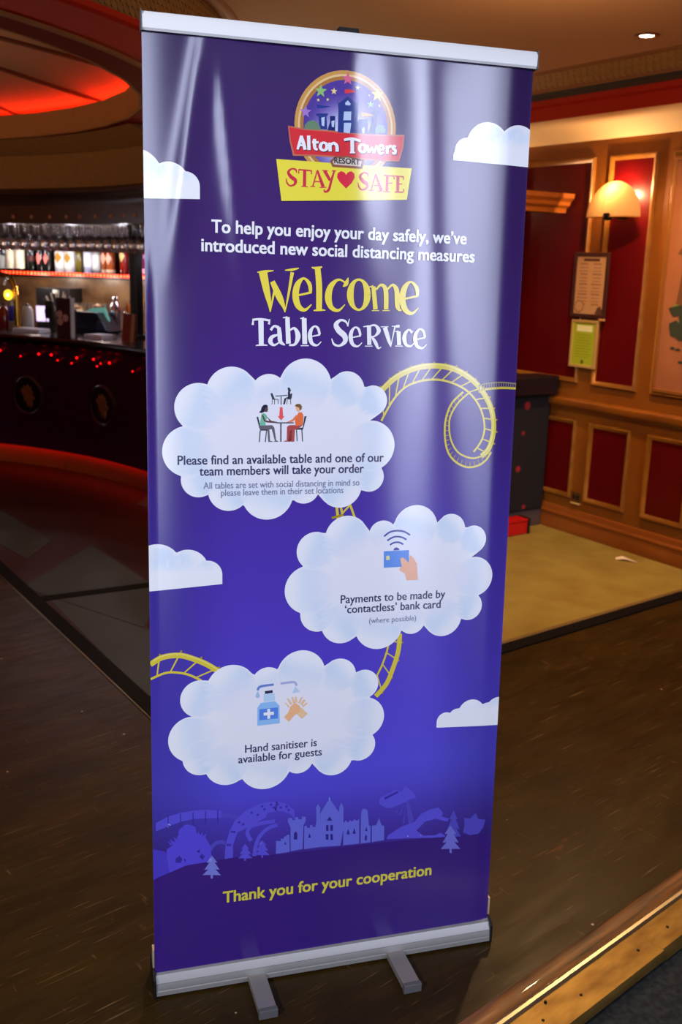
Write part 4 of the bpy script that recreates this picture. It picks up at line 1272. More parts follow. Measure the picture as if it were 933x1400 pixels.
a.build('resort_name_lettering', 8.4, sheet)
a = Art()
a.poly(LP['plate_edge'], (150, 92, 70))
a.build('plate_edge', 7.7, sheet)
a = Art()
a.poly(LP['plate'], (222, 206, 190))
a.build('resort_plate', 8.4, sheet)
a = Art()
a.text('RESORT', -25, 28, 1741.5, 10.5, (60, 56, 70), 0.5)
a.build('resort_plate_lettering', 9.1, sheet)
a = Art()
for s_ in STAY:
    a.stroke(s_, (214, 52, 78))
a.poly(LP['heart'], (228, 44, 70))
a.build('stay_safe_lettering', 6.3, sheet)

# ---- pictograms
DG, SK1, SK2 = (66, 70, 80), (104, 76, 80), (250, 190, 150)


def picto(name, layer, **kw):
    q = Art()
    for k_, c_ in kw.items():
        q.poly(globals()['ICX'][k_], c_)
    return q.build(name, layer, sheet)


ICX = IC1
picto('pictogram_chair', 6, chairL=DG, legL1=DG, legL2=DG)
picto('pictogram_chair', 6, chairR=DG, legR1=DG, legR2=DG)
picto('pictogram_table', 7.9, tableleg=(90, 92, 104), tabletop=(90, 92, 104))
picto('pictogram_empty_seat', 6, bchL=DG)
picto('pictogram_rear_table', 6.3, btop=DG, bleg=DG)
picto('pictogram_rear_diner', 6.6, bper=(60, 62, 74), bchR=DG)
picto('pictogram_arrow', 6.7, arrow=(250, 96, 96))
picto('pictogram_guest', 6.7, legsL=(112, 108, 118), topL=(120, 200, 168), armL2=SK1, armL=SK1, faceL=SK1, hairL=(40, 44, 66))
picto('pictogram_guest', 6.7, legsR=(184, 84, 84), topR=(246, 122, 72), armR=(246, 132, 90), faceR=SK2, hairR=(132, 98, 64))
ICX = IC2
picto('pictogram_bank_card', 6, card=(96, 150, 236))
picto('pictogram_card_chip', 6.7, chip=(240, 232, 170))
picto('pictogram_hand', 6.7, hand=(250, 190, 158))
picto('pictogram_signal_dot', 6.2, dot=(62, 68, 168))
for s_ in ARCS:
    Art().stroke(s_, (62, 68, 168)).build('pictogram_signal_wave', 6, sheet)
ICX = IC3
picto('pictogram_pump_bottle', 6, body=(150, 200, 250), neck=(196, 224, 250))
picto('pictogram_drop', 6, drop=(170, 204, 240))
picto('pictogram_drop', 6, drop2=(196, 218, 244))
Art().stroke(PIPES[0], (112, 140, 214)).build('pictogram_pipe', 6, sheet)
Art().stroke(PIPES[1], (180, 184, 226)).build('pictogram_pipe', 6, sheet)
SKN = (246, 206, 160)
picto('pictogram_clapping_hands', 6, fin=SKN, fin2=SKN, fin3=SKN, fin4=SKN, fin5=SKN, fin6=SKN, fin7=SKN, handB=SKN, handA=(250, 192, 142))
picto('pictogram_bottle_label', 6.7, label=(92, 142, 234))
picto('pictogram_bottle_cap', 6.7, cap=(52, 56, 84))
picto('pictogram_cross', 7.4, cross1=WHT, cross2=WHT)

# ---- skyline and hill
S1, S2, S3 = (92, 82, 214), (104, 108, 216), (82, 74, 190)
Art().poly(lat, S3).poly(train, S1).build('skyline_train', 1.5, sheet)
for i, c_ in ((0, S3), (1, S1), (2, S1)):
    Art().stroke(w3(arch2[i], 9), c_).build('skyline_loop', 1.4 + 0.2 * i, sheet)
Art().poly(wheel, S3).build('skyline_wheel', 1.5, sheet)
Art().poly(bush, S1).build('skyline_bushes', 1.9, sheet)
a = Art()
for p_ in ride[1:]:
    a.poly(p_, S3)
a.poly(ride[0], S1)
a.build('skyline_ride', 1.3, sheet)
Art().poly(coaster, S1).build('skyline_coaster', 1.6, sheet)
a = Art()
# the arched track, one strip between its outer and inner curves
A_, B_ = arch[0], arch[1]
o_ = len(a.v)
m_ = min(len(A_), len(B_))
for i in range(m_):
    a.v += [(A_[i][0] * 0.001, A_[i][1] * 0.001), (B_[i][0] * 0.001, B_[i][1] * 0.001)]
for i in range(m_ - 1):
    a.f.append((o_ + 2 * i, o_ + 2 * i + 1, o_ + 2 * i + 3, o_ + 2 * i + 2))
    a.c.append(S1)
a.poly(house, (88, 74, 216))
for p_ in spikes:
    a.poly(p_, (88, 74, 216))
a.poly([(-400, 300), (-372, 290), (-365, 240), (-400, 215)], (76, 62, 196))
a.build('skyline_arch_and_house', 2.2, sheet)
a = Art()
for p_ in holes:
    a.poly(p_, (58, 46, 160))
for i in range(1, m_ - 1):
    p, q = A_[i], B_[i]
    for t in (0.3, 0.6):
        a.disc(p[0] + (q[0] - p[0]) * t, p[1] + (q[1] - p[1]) * t, 3.2, (66, 54, 170), 6)
a.poly(ridegap, (60, 48, 166))
for p_ in range(5):
    x_ = -368 + p_ * 27
    a.poly([(x_, 376), (x_ + 2, 376), (x_ + 2, 345), (x_, 345)], (66, 54, 170))
a.build('skyline_openings', 2.9, sheet)
a = Art()
a.poly([(x, y) for x, y in HILLT] + [(400, 0), (-400, 0)], (58, 30, 122))
# drop on the left is the lighter slope
a.build('printed_hill', 3.2, sheet)
for i, p_ in enumerate(castle):
    Art().poly(p_, S2).build('skyline_tower', 4 + 0.03 * i, sheet)
for i, p_ in enumerate(trees):
    Art().poly(p_, [(122, 128, 214), S1, S1, (112, 112, 206), S3][i]).build('skyline_tree', 4 + (0.5 if i == 3 else 0), sheet)
a = Art()
for p_ in cwin:
    a.poly(p_, (52, 42, 140))
a.build('skyline_windows', 4.7, sheet)

# ---- hardware
ALU = mat('satin_aluminium', (178, 176, 174), 0.5, 0.6)
ALUW = mat('white_anodised_rail', (250, 252, 253), 0.5, 0.0)
BLK = mat('black_plastic', (16, 16, 18), 0.45)
GRY = mat('grey_plastic', (92, 90, 92), 0.55)


def bp_(u, v, off):
    return B0 + Bx * u + Bup * v + Bn * off


def slab(mb, u0, u1, prof, m):
    """profile [(v, off)] on the banner plane, run from u0 to u1"""
    n = len(prof)
    vs_ = [bp_(u0, v, o) for v, o in prof] + [bp_(u1, v, o) for v, o in prof]
    f_ = [(i, (i + 1) % n, n + (i + 1) % n, n + i) for i in range(n)] + [tuple(range(n))[::-1], tuple(range(n, 2 * n))]
    mb.add(vs_, f_, m)


m_ = MB()
slab(m_, -0.4005, 0.402, [(1.957, 0.004), (1.953, 0.008), (1.957, 0.012), (1.978, 0.013), (1.986, 0.008), (1.986, -0.010), (1.953, -0.012)], ALUW)
top = m_.build('top_rail', ban, smooth=True)
for u0, u1 in ((-0.4025, -0.4005), (0.402, 0.404)):
    m_ = MB()
    slab(m_, u0, u1, [(1.951, 0.014), (1.988, 0.014), (1.988, -0.013), (1.951, -0.013)], GRY)
    m_.build('end_cap', top)
m_ = MB()
slab(m_, -0.020, 0.020, [(1.984, 0.004), (1.996, 0.002), (1.996, -0.016), (1.90, -0.016), (1.90, -0.010), (1.984, -0.010)], BLK)
m_.build('pole_hook', top)
m_ = MB()
m_.tube([tuple(bp_(0, v, -0.026)) if v > 0.3 else (0, 0.048, 0.05) for v in (0.0, 0.4, 1.0, 1.5, 1.99)], 0.009, mat('pole_metal', (150, 150, 155), 0.3, 1.0), 12)
m_.build('support_pole', ban, smooth=True)

base = MB()
pf = [(0.075, 0.004), (0.075, 0.045), (0.06, 0.058), (0.02, 0.0605), (0.004, 0.0595), (0.001, 0.056), (-0.0065, 0.053), (-0.013, 0.040), (-0.0145, 0.036), (-0.0135, 0.034), (-0.016, 0.022), (-0.0158, 0.0195), (-0.0135, 0.018), (-0.0165, 0.016), (-0.0165, 0.006), (-0.010, 0.004)]
base.extr(pf, -0.398, 0.402, ALU)
bs = base.build('base_cassette', ban, smooth=True, angle=25)
for x0, x1 in ((-0.4035, -0.398), (0.402, 0.4075)):
    m_ = MB()
    m_.plate([(0, 0)], 0, 0, BLK) if False else None
    m_.extr([(-0.019, 0.002), (-0.019, 0.050), (0.0, 0.064), (0.03, 0.064), (0.079, 0.05), (0.079, 0.002)], x0, x1, BLK)
    m_.build('end_plate', bs, bev=0.001)
    m_ = MB()
    dx = 0.0 if x0 < 0 else 0.0
    m_.extr([(0.006, 0.050), (0.006, 0.110), (0.026, 0.110), (0.026, 0.050)], x0 + 0.0005, x1 + (0.009 if x0 < 0 else 0.0), mat('cream_bracket', (214, 196, 160), 0.4, 0.3))
    m_.build('side_bracket', bs, bev=0.001)
for fx, tilt in ((-0.172, 0.03), (0.160, 0.03)):
    m_ = MB()
    m_.box(-0.020, 0.020, -0.108, 0.06, 0.0025, 0.0200, mat('foot_metal', (160, 152, 146), 0.5, 0.5))
    ft = m_.build('foot', ban, bev=0.0015)
    ft.location = (fx, -0.018, 0)
    ft.rotation_euler = (0, 0, tilt)
    m_ = MB()
    m_.box(-0.0212, 0.0212, -0.116, -0.104, 0.0, 0.0212, GRY)
    m_.build('end_cap', ft, bev=0.0015)

# ================================================================== things on the panelled wall
# wall sconce with a half round shade
sc_ = thing('wall_sconce', 'lit wall lamp with a half-round cream shade above the framed notices', 'wall lamp', onwall(0.168, 0.0, 1.872), WY)
sm = D.materials.new('parchment_shade')
sm.use_nodes = True
nt = sm.node_tree
nt.nodes.remove(nt.nodes['Principled BSDF'])
tl = nt.nodes.new('ShaderNodeBsdfTranslucent')
tl.inputs[0].default_value = (0.22, 0.115, 0.04, 1)
df = nt.nodes.new('ShaderNodeBsdfDiffuse')
df.inputs[0].default_value = (0.5, 0.32, 0.16, 1)
mx = nt.nodes.new('ShaderNodeMixShader')
mx.inputs[0].default_value = 0.35
nt.links.new(tl.outputs[0], mx.inputs[1])
nt.links.new(df.outputs[0], mx.inputs[2])
nt.links.new(mx.outputs[0], nt.nodes['Material Output'].inputs[0])
mb = MB()
vs, fs, nu, nv = [], [], 28, 10
for j in range(nv + 1):
    q = j / nv
    for i in range(nu + 1):
        p = PI * i / nu
        vs.append((math.cos(p) * q * 0.192, -(0.165 - 0.065 * q ** 2.4), math.sin(p) * q * 0.190))
for j in range(nv):
    for i in range(nu):
        q = j * (nu + 1) + i
        fs.append((q, q + 1, q + nu + 2, q + nu + 1))
mb.add(vs, fs, sm)
shd = mb.build('lamp_shade', sc_, smooth=True)
mb = MB()
mb.lathe([(0.0001, -0.022), (0.02, -0.018), (0.027, -0.002), (0.026, 0.018), (0.0001, 0.026)], mat('dark_bronze', (40, 26, 14), 0.4, 0.8), 16, (0.012, -0.150))
mb.box(-0.012, 0.012, -0.145, -0.002, -0.006, 0.004, mat('dark_bronze'))
mb.box(-0.03, 0.03, -0.008, 0.0, 0.0, 0.07, mat('dark_bronze'))
mb.build('lamp_holder', sc_, smooth=True)
mb = MB()
mb.tube([(0.192 * k / 12, -(0.165 - 0.065 * abs(k / 12) ** 2.4), -0.001) for k in range(-12, 13)], 0.0035, GOLD, 6)
mb.build('shade_rim', sc_, smooth=True)
mb = MB()
mb.lathe([(0.0001, 0.03), (0.012, 0.032), (0.022, 0.06), (0.028, 0.085), (0.018, 0.11), (0.0001, 0.118)], mat('lit_bulb', (255, 220, 160), 0.5, emit=(255, 200, 120), estr=2.5), 14, (0, -0.055))
mb.build('bulb', sc_, smooth=True)
for s_ in (0.168, 1.53, -1.05):  # first is the visible sconce; the others are added to light cove and ceiling
    lamp('sconce_glow', onwall(s_, 0.085, 2.0), 9.5, (1.0, 0.64, 0.34), 0.008)
sc_r = dup(sc_, onwall(1.53, 0.0, 1.872), WY, 'added unseen wall lamp further along the panelling, past the tall picture')
sc_l = dup(sc_, onwall(-1.05, 0.0, 1.872), WY, 'added unseen wall lamp on the panelling behind the dark booth divider')
for q in (sc_, sc_r, sc_l):
    q['group'] = 'half-round wall lamps on the panelling'


def notice(name, label, cat, s0, s1, z0, z1, tilt, framem, paperm, fw):
    cx, cz = (s0 + s1) / 2, (z0 + z1) / 2
    t = thing(name, label, cat, onwall(cx, 0.026, cz), WY)
    W_, H_ = (s1 - s0) / 2, (z1 - z0) / 2
    mb = MB()
    for a_, b_, c_, d_ in ((-W_, W_, -H_, -H_ + fw), (-W_, W_, H_ - fw, H_), (-W_, -W_ + fw, -H_ + fw, H_ - fw), (W_ - fw, W_, -H_ + fw, H_ - fw)):
        mb.box(a_, b_, -0.014, 0.0, c_, d_, framem)
    mb.build('frame', t, bev=0.002)
    mb = MB()
    mb.box(-W_ + fw * 0.6, W_ - fw * 0.6, -0.008, -0.001, -H_ + fw * 0.6, H_ - fw * 0.6, paperm)
    p = mb.build('paper', t)
    return t, p, W_, H_


t, p, W_, H_ = notice('framed_menu', 'dark framed menu sheet with a round seal, hung above the green notice', 'framed notice', -0.147, 0.118, 1.314, 1.684, 0, mat('dark_red_brown_frame', (62, 28, 22), 0.4), mat('aged_paper', (184, 138, 98), 0.8), 0.022)
PRN = mat('faded_print', (150, 104, 76), 0.9)
mb = MB()
for k in range(13):
    z = 0.115 - k * 0.019
    for sx in (-1, 1):
        wd = 0.03 + 0.014 * random.random()
        mb.box(sx * 0.05 - wd, sx * 0.05 + wd * 0.8, -0.0088, -0.0079, z, z + 0.005 + 0.004 * (k % 3 == 0), PRN)
mb.box(-0.06, 0.06, -0.0088, -0.0079, 0.135, 0.15, mat('dark_print', (84, 44, 34), 0.9))
mb.build('print_lines', p)
mb = MB()
mb.plate([(-0.07 + 0.036 * math.cos(q * PI / 12), -0.122 + 0.036 * math.sin(q * PI / 12)) for q in range(24)], -0.0095, -0.008, PRN)
mb.plate([(-0.07 + 0.028 * math.cos(q * PI / 12), -0.122 + 0.028 * math.sin(q * PI / 12)) for q in range(24)], -0.0105, -0.0094, mat('aged_paper'))
mb.build('round_seal', p)
mb = MB()
mb.plate([(0.055, -0.16), (0.105, -0.165), (0.11, -0.14), (0.09, -0.115), (0.07, -0.125)], -0.0098, -0.008, mat('dark_print'))
mb.build('corner_stamp', p)
mb = MB()
mb.box(0.095, 0.132, -0.013, -0.003, -0.196, -0.168, mat('tan_tab', (214, 150, 90), 0.6))
mb.build('tan_tab', t)

t, p, W_, H_ = notice('framed_notice', 'small pale framed yellow-green notice hanging just below the dark framed menu', 'framed notice', -0.128, 0.075, 1.023, 1.300, 0, mat('pale_wood_frame', (176, 140, 80), 0.45), mat('yellow_green_paper', (160, 172, 20), 0.7), 0.016)
mb = MB()
mb.box(-0.06, 0.06, -0.0088, -0.0079, 0.072, 0.108, mat('pale_label', (226, 226, 170), 0.7))
for k in range(9):
    mb.box(-0.062, 0.05 + 0.012 * (k % 2), -0.0088, -0.0079, 0.05 - k * 0.016, 0.055 - k * 0.016, mat('olive_print', (140, 150, 24), 0.8))
mb.plate([(0.012 * math.cos(q * PI / 6), -0.104 + 0.012 * math.sin(q * PI / 6)) for q in range(12)], -0.009, -0.008, mat('olive_dark', (84, 90, 16), 0.8))
mb.build('print_lines', p)

# big picture in the panel at the right
pt = thing('wall_picture', 'tall pinkish-tan picture with green foliage, set in the gilded panel beside the lamp', 'picture', onwall(0.85, 0.012, 1.56), WY)
mb = MB()
mb.box(-0.345, 0.345, -0.010, 0.004, -0.60, 0.60, mat('picture_ground', (158, 94, 56), 0.75, noise=((5, 5, 5), 0.6, (138, 78, 44))))
pg_ = mb.build('canvas', pt)
mb = MB()
fr = mat('dark_gold_frame', (150, 92, 36), 0.4, 0.3)
for a_, b_, c_, d_ in ((-0.36, 0.36, -0.615, -0.595), (-0.36, 0.36, 0.595, 0.615), (-0.36, -0.34, -0.595, 0.595), (0.34, 0.36, -0.595, 0.595)):
    mb.box(a_, b_, -0.018, 0.002, c_, d_, fr)
mb.build('frame', pt, bev=0.003)
mb = MB()
BRK, GRN, DGR = mat('painted_bark', (104, 60, 26), 0.8), mat('painted_green', (104, 128, 40), 0.8), mat('painted_dark_green', (40, 48, 30), 0.8)
mb.plate([(-0.26, -0.16), (-0.235, 0.05), (-0.25, 0.14), (-0.22, 0.22), (-0.19, 0.5), (-0.10, 0.56), (0.05, 0.50), (0.0, 0.2), (-0.05, 0.0), (-0.12, -0.17)], -0.0125, -0.010, BRK)
mb.plate([(-0.28, 0.12), (-0.23, 0.11), (-0.2, 0.16), (-0.26, 0.15)], -0.0126, -0.010, BRK)
mb.build('painted_trunk', pg_)
mb = MB()
random.seed(4)
for q in range(34):
    cx, cz, r = random.uniform(-0.28, 0.1), random.uniform(-0.30, -0.13), random.uniform(0.02, 0.05)
    if cx < -0.26 and cz < -0.22:
        continue
    mb.plate([(cx + r * (0.7 + 0.5 * random.random()) * math.cos(k * PI / 4), cz + r * (0.6 + 0.6 * random.random()) * math.sin(k * PI / 4)) for k in range(8)], -0.0145 - 0.00002 * q, -0.010, GRN if q % 3 else DGR)
for cx, cz in ((-0.25, -0.37), (-0.215, -0.375), (-0.26, -0.30), (-0.19, -0.44)):
    mb.plate([(cx + 0.016 * math.cos(k * PI / 3), cz + 0.008 * math.sin(k * PI / 3)) for k in range(6)], -0.0135, -0.010, DGR)
mb.plate([(-0.30, -0.16), (-0.22, -0.14), (-0.2, -0.19), (-0.27, -0.2)], -0.0155, -0.010, DGR)
mb.build('painted_leaves', pg_)

# socket low on the stile
so = thing('wall_socket', 'small brass wall socket low on the panelling between two red panels', 'socket', onwall(-0.004, 0.0, 0.236), WY)
mb = MB()
mb.box(-0.036, 0.036, -0.010, 0.0, -0.034, 0.034, mat('dull_brass_plate', (120, 84, 40), 0.4, 0.6))
so_p = mb.build('plate', so, bev=0.003)
mb = MB()
for sx in (-0.016, 0.016):
    mb.box(sx - 0.010, sx + 0.010, -0.0125, -0.009, -0.012, 0.014, mat('dark_socket', (36, 22, 12), 0.5))
mb.build('insert', so)
mb = MB()
mb.box(-0.036, 0.036, -0.020, 0.0, -0.042, -0.034, mat('pale_ledge', (206, 170, 110), 0.5))
mb.build('lower_lip', so, bev=0.002)

# ---- booth divider: perpendicular to the wall
dv = thing('booth_divider', 'dark upholstered booth divider with a moulded wooden header, standing against the red panelling', 'divider', onwall(-0.30, 0.03, 0.0), WY)
# local -y runs out from the wall, local +x towards the viewer
FAB = D.materials.new('dark_patterned_fabric')
FAB.use_nodes = True
nt = FAB.node_tree
bb = nt.nodes['Principled BSDF']
bb.inputs['Roughness'].default_value = 0.9
tc = nt.nodes.new('ShaderNodeTexCoord')
vo = nt.nodes.new('ShaderNodeTexVoronoi')
vo.inputs['Scale'].default_value = 9.5
nt.links.new(tc.outputs['Object'], vo.inputs['Vector'])
mr = nt.nodes.new('ShaderNodeMapRange')
mr.inputs['From Min'].default_value = 0.30
mr.inputs['From Max'].default_value = 0.24
nt.links.new(vo.outputs['Distance'], mr.inputs['Value'])
sp = nt.nodes.new('ShaderNodeSeparateColor')
nt.links.new(vo.outputs['Color'], sp.inputs[0])
gt = nt.nodes.new('ShaderNodeMath')
gt.operation = 'GREATER_THAN'
gt.inputs[1].default_value = 0.62
nt.links.new(sp.outputs[0], gt.inputs[0])
ml = nt.nodes.new('ShaderNodeMath')
ml.operation = 'MULTIPLY'
nt.links.new(gt.outputs[0], ml.inputs[0])
nt.links.new(mr.outputs[0], ml.inputs[1])
mxx = nt.nodes.new('ShaderNodeMix')
mxx.data_type = 'RGBA'
mxx.inputs['A'].default_value = (*rgb(12, 6, 15), 1)
mxx.inputs['B'].default_value = (*rgb(150, 22, 34), 1)
nt.links.new(ml.outputs[0], mxx.inputs['Factor'])
nt.links.new(mxx.outputs['Result'], bb.inputs['Base Color'])
mb = MB()
mb.box(-0.05, 0.05, -1.0, 0.0, 0.11, 0.86, FAB)
mb.build('fabric_panel', dv, bev=0.02, seg=3)
mb = MB()
mb.extr([(-1.03, 0.845), (-1.03, 0.93), (-1.01, 0.955), (0.0, 0.955), (0.0, 0.845)], -0.085, 0.105, mat('dark_purple_rail', (18, 9, 18), 0.35))
mb.build('top_rail', dv, bev=0.008)
mb = MB()
mb.box(-0.03, 0.03, -0.96, 0.0, 0.0, 0.12, mat('grey_plinth', (82, 66, 62), 0.6))
mb.build('plinth', dv)
mb = MB()
mb.extr([(-0.10, 0.10)], 0, 0, WOOD) if False else None
pf = [(-0.03, 1.905), (0.045, 1.905), (0.05, 1.93), (0.075, 1.945), (0.08, 1.965), (0.105, 1.985), (0.11, 2.01), (-0.03, 2.01)]
n = len(pf)
yo, yi = -0.95, 0.0
vs = [(x, yo, z) for x, z in pf] + [(x, yi, z) for x, z in pf]
mb.add(vs, [(i, (i + 1) % n, n + (i + 1) % n, n + i) for i in range(n)] + [tuple(range(n)), tuple(range(n, 2 * n))[::-1]], mat('orange_wood', (190, 104, 30), 0.4, noise=((3, 3, 30), 0.6, (150, 76, 18))))
mb.build('header_moulding', dv)
mb = MB()
mb.box(-0.045, 0.045, -0.99, -0.90, 0.0, 2.0, WOODDK)
mb.build('end_post', dv, bev=0.006)
mb = MB()
mb.lathe([(0.0001, -0.02), (0.018, -0.014), (0.022, 0.0), (0.018, 0.014), (0.0001, 0.02)], BRASS, 14)
kn = mb.build('brass_knob', dv, smooth=True)
kn.location = (0.06, -0.36, 0.36)

bx = thing('storage_box', 'small bright red box on the carpet at the foot of the dark divider', 'box', onwall(-0.185, 0.36, 0.004), WY)
mb = MB()
mb.box(-0.045, 0.045, -0.10, 0.10, 0.0, 0.085, mat('red_plastic', (190, 14, 14), 0.4))
mb.build('body', bx, bev=0.01)
mb = MB()
mb.box(-0.05, 0.05, 0.10, 0.115, 0.0, 0.10, mat('black_plastic'))
mb.build('back_strip', bx, bev=0.003)
mb = MB()
mb.box(-0.05, 0.05, -0.106, 0.099, 0.085, 0.096, mat('red_plastic'))
mb.build('lid', bx, bev=0.004)

# scrap of paper on the carpet
mb = MB()
mb.add([(-0.05, 0.0, 0.001), (0.0, -0.012, 0.014), (0.07, 0.0, 0.002), (0.04, 0.022, 0.004), (-0.02, 0.03, 0.018), (-0.055, 0.018, 0.008)], [(0, 1, 4, 5), (1, 2, 3, 4)], mat('white_paper', (236, 214, 190), 0.8))
sp_ = mb.build('paper_scrap', loc=(2.47, 2.80, 0.004), rotz=-0.7)
sol = sp_.modifiers.new('thick', 'SOLIDIFY')
sol.thickness = 0.001
tag(sp_, 'crumpled scrap of pale paper lying on the carpet by the skirting', 'paper scrap')

# ceiling downlight
dl = thing('ceiling_downlight', 'small round lit spotlight recessed in the terracotta ceiling', 'ceiling light', (2.008, 2.319, 2.6))
mb = MB()
mb.lathe([(0.034, -0.001), (0.036, -0.006), (0.052, -0.006), (0.058, 0.0), (0.034, 0.02)], mat('bronze_bezel', (120, 84, 60), 0.35, 0.7), 24)
mb.build('bezel', dl, smooth=True)
mb = MB()
mb.lathe([(0.0001, -0.004), (0.03, -0.003), (0.034, 0.0)], mat('lit_lens', (255, 240, 215), 0.3, emit=(255, 236, 205), estr=30.0), 20)
mb.build('lens', dl, smooth=True)

# ================================================================== the round bar
PURP = mat('dark_plum_panel', (52, 12, 42), 0.3, noise=((9, 9, 9), 0.6, (66, 12, 30)))
COUNTER = mat('black_counter', (20, 8, 10), 0.2)
KICK = mat('orange_wood_plinth', (132, 70, 24), 0.45)
REDSTRIP = mat('red_led', (255, 30, 6), 0.5, emit=(255, 40, 6), estr=5.5)
bar = thing('bar_counter', 'curved dark plum bar counter with round gilt crests and a red-lit plinth', 'bar counter', (0, 0, 0))
mb = MB()
mb.arc([(3.212, 0.148), (3.212, 0.30), (3.205, 0.31), (3.205, 0.90), (3.19, 0.93), (3.40, 0.93), (3.40, 0.158), (3.218, 0.158), (3.218, 0.148)], CB, 5, 140, 100, PURP)
mb.build('front_panel', bar, smooth=True)
mb = MB()
mb.arc([(3.165, 0.945), (3.16, 0.958), (3.16, 0.985), (3.17, 0.998), (3.80, 0.998), (3.80, 0.93), (3.18, 0.93)], CB, 4, 141, 100, COUNTER)
mb.build('counter_top', bar, smooth=True)
mb = MB()
mb.arc([(3.25, 0.0), (3.25, 0.145), (3.40, 0.145), (3.40, 0.0)], CB, 5, 43.55, 30, KICK)
mb.arc([(3.258, 0.0), (3.258, 0.145), (3.40, 0.145), (3.40, 0.0)], CB, 43.7, 140, 70, KICK)
mb.build('plinth', bar, smooth=True)
mb = MB()
mb.arc([(3.221, 0.151), (3.221, 0.157), (3.246, 0.157), (3.246, 0.151)], CB, 5, 140, 100, REDSTRIP)
mb.build('led_strip', bar)
CREST = mat('dim_gold_crest', (126, 70, 26), 0.5, 0.3)
RIM = mat('dark_rim', (44, 16, 22), 0.3)
random.seed(11)
for a_ in (20.5, 34.7, 48.8, 63.0, 77.1, 91.3, 105.4, 119.6):
    rd = thing('roundel', None, None)
    D.objects.remove(rd)
    mb = MB()
    ring = [(0.125, 0.0), (0.125, -0.008), (0.138, -0.014), (0.150, -0.008), (0.150, 0.0)]
    vs_, n_ = [], len(ring)
    for k in range(40):
        t_ = 2 * PI * k / 40
        vs_ += [(r_ * math.cos(t_), y_, r_ * math.sin(t_)) for r_, y_ in ring]
    mb.add(vs_, [(k * n_ + i, ((k + 1) % 40) * n_ + i, ((k + 1) % 40) * n_ + i + 1, k * n_ + i + 1) for k in range(40) for i in range(n_ - 1)], RIM)
    mb.plate([(0.126 * math.cos(2 * PI * k / 40), 0.126 * math.sin(2 * PI * k / 40)) for k in range(40)], -0.004, 0.012, mat('crest_ground', (12, 4, 8), 0.35))
    r_o = mb.build('roundel', bar, smooth=True)
    # outward direction points to the circle centre
    px_, py_, _ = polar(CB, a_, 3.203)
    r_o.location = (px_, py_, 0.545)
    r_o.rotation_euler = (0, 0, math.radians(a_) - PI / 2)
    mb = MB()
    mb.plate([(-0.055, 0.02), (-0.06, 0.05), (-0.035, 0.045), (-0.03, 0.08), (-0.012, 0.055), (0.005, 0.088), (0.018, 0.055), (0.038, 0.075), (0.035, 0.04), (0.06, 0.035), (0.045, 0.01), (0.07, -0.005), (0.062, -0.03), (0.04, -0.028), (0.05, -0.06), (0.03, -0.09), (0.015, -0.06), (0.0, -0.085), (-0.012, -0.045), (-0.035, -0.04), (-0.03, -0.01)], -0.012, -0.003, CREST)
    mb.build('gilt_crest', r_o, bev=0.002)

fy = thing('fairy_lights', 'string of small red fairy lights draped along the top of the bar front', 'string lights', (0, 0, 0))
FBULB = mat('red_fairy_bulb', (255, 20, 20), 0.4, emit=(255, 14, 16), estr=2.6)
spots = [(52.94, 0.872), (49.5, 0.84), (46.24, 0.868), (43.99, 0.870), (42.82, 0.835), (40.21, 0.825), (39.18, 0.868), (35.86, 0.872), (35.17, 0.826), (34.4, 0.85), (32.56, 0.862), (27.5, 0.83)]
mb = MB()
mb.tube([polar(CB, a_, 3.196, z_) for a_, z_ in spots], 0.0025, mat('dark_cable', (20, 6, 6), 0.6), 6)
mb.build('cable', fy)
for a_, z_ in spots:
    mb = MB()
    r_ = 0.0085 if z_ > 0.85 else 0.006
    mb.lathe([(0.0001, -r_), (r_ * 0.7, -r_ * 0.7), (r_, 0), (r_ * 0.7, r_ * 0.7), (0.0001, r_)], FBULB, 10)
    bo = mb.build('bulb', fy, smooth=True)
    bo.location = polar(CB, a_, 3.186, z_)

# ---- canopy over the bar with its board of studs
can = thing('bar_canopy', 'curved brown canopy over the bar with a dark studded board', 'canopy', (0, 0, 0))
mb = MB()
mb.arc([(3.05, 2.04), (3.05, 2.264), (3.12, 2.264), (3.12, 2.04)], CD, 14, 140, 90, BROWNP)
mb.build('fascia', can, smooth=True)
mb = MB()
mb.arc([(3.045, 1.985), (3.02, 2.0), (3.02, 2.02), (3.045, 2.038), (3.12, 2.038), (3.12, 1.92), (3.06, 1.92), (3.06, 1.95)], CD, 8, 140, 90, WOODDK)
mb.build('dark_cornice', can, smooth=True)
mb = MB()
mb.arc([(3.05, 1.797), (3.05, 1.919), (3.09, 1.919), (3.09, 1.797)], CD, 8, 140, 90, mat('stud_board', (52, 32, 16), 0.35))
mb.build('stud_board', can, smooth=True)
mb = MB()
mb.arc([(3.29, 1.84), (4.62, 1.84), (4.62, 1.90), (3.29, 1.90)], CB, 8, 140, 90, WOODDK)
mb.build('underside', can)
STUD = mat('bronze_stud', (150, 100, 72), 0.3, 0.6)
for a_ in (63.2, 59.9, 56.6, 53.35, 50.12, 46.89, 43.55, 40.36, 37.61, 34.33, 30.9, 27.61, 24.81, 21.6, 18.4):
    mb = MB()
    mb.lathe([(0.0001, 0.012), (0.009, 0.010), (0.015, 0.003), (0.016, 0.0)], STUD, 12)
    st_ = mb.build('stud', can, smooth=True)
    sx_, sy_, _ = polar(CB, a_, 3.2)
    a_ = math.degrees(math.atan2(sy_ - CD[1], sx_ - CD[0]))
    st_.location = polar(CD, a_, 3.051, 1.845)
    st_.rotation_euler = (PI / 2, 0, math.radians(a_) - PI / 2)

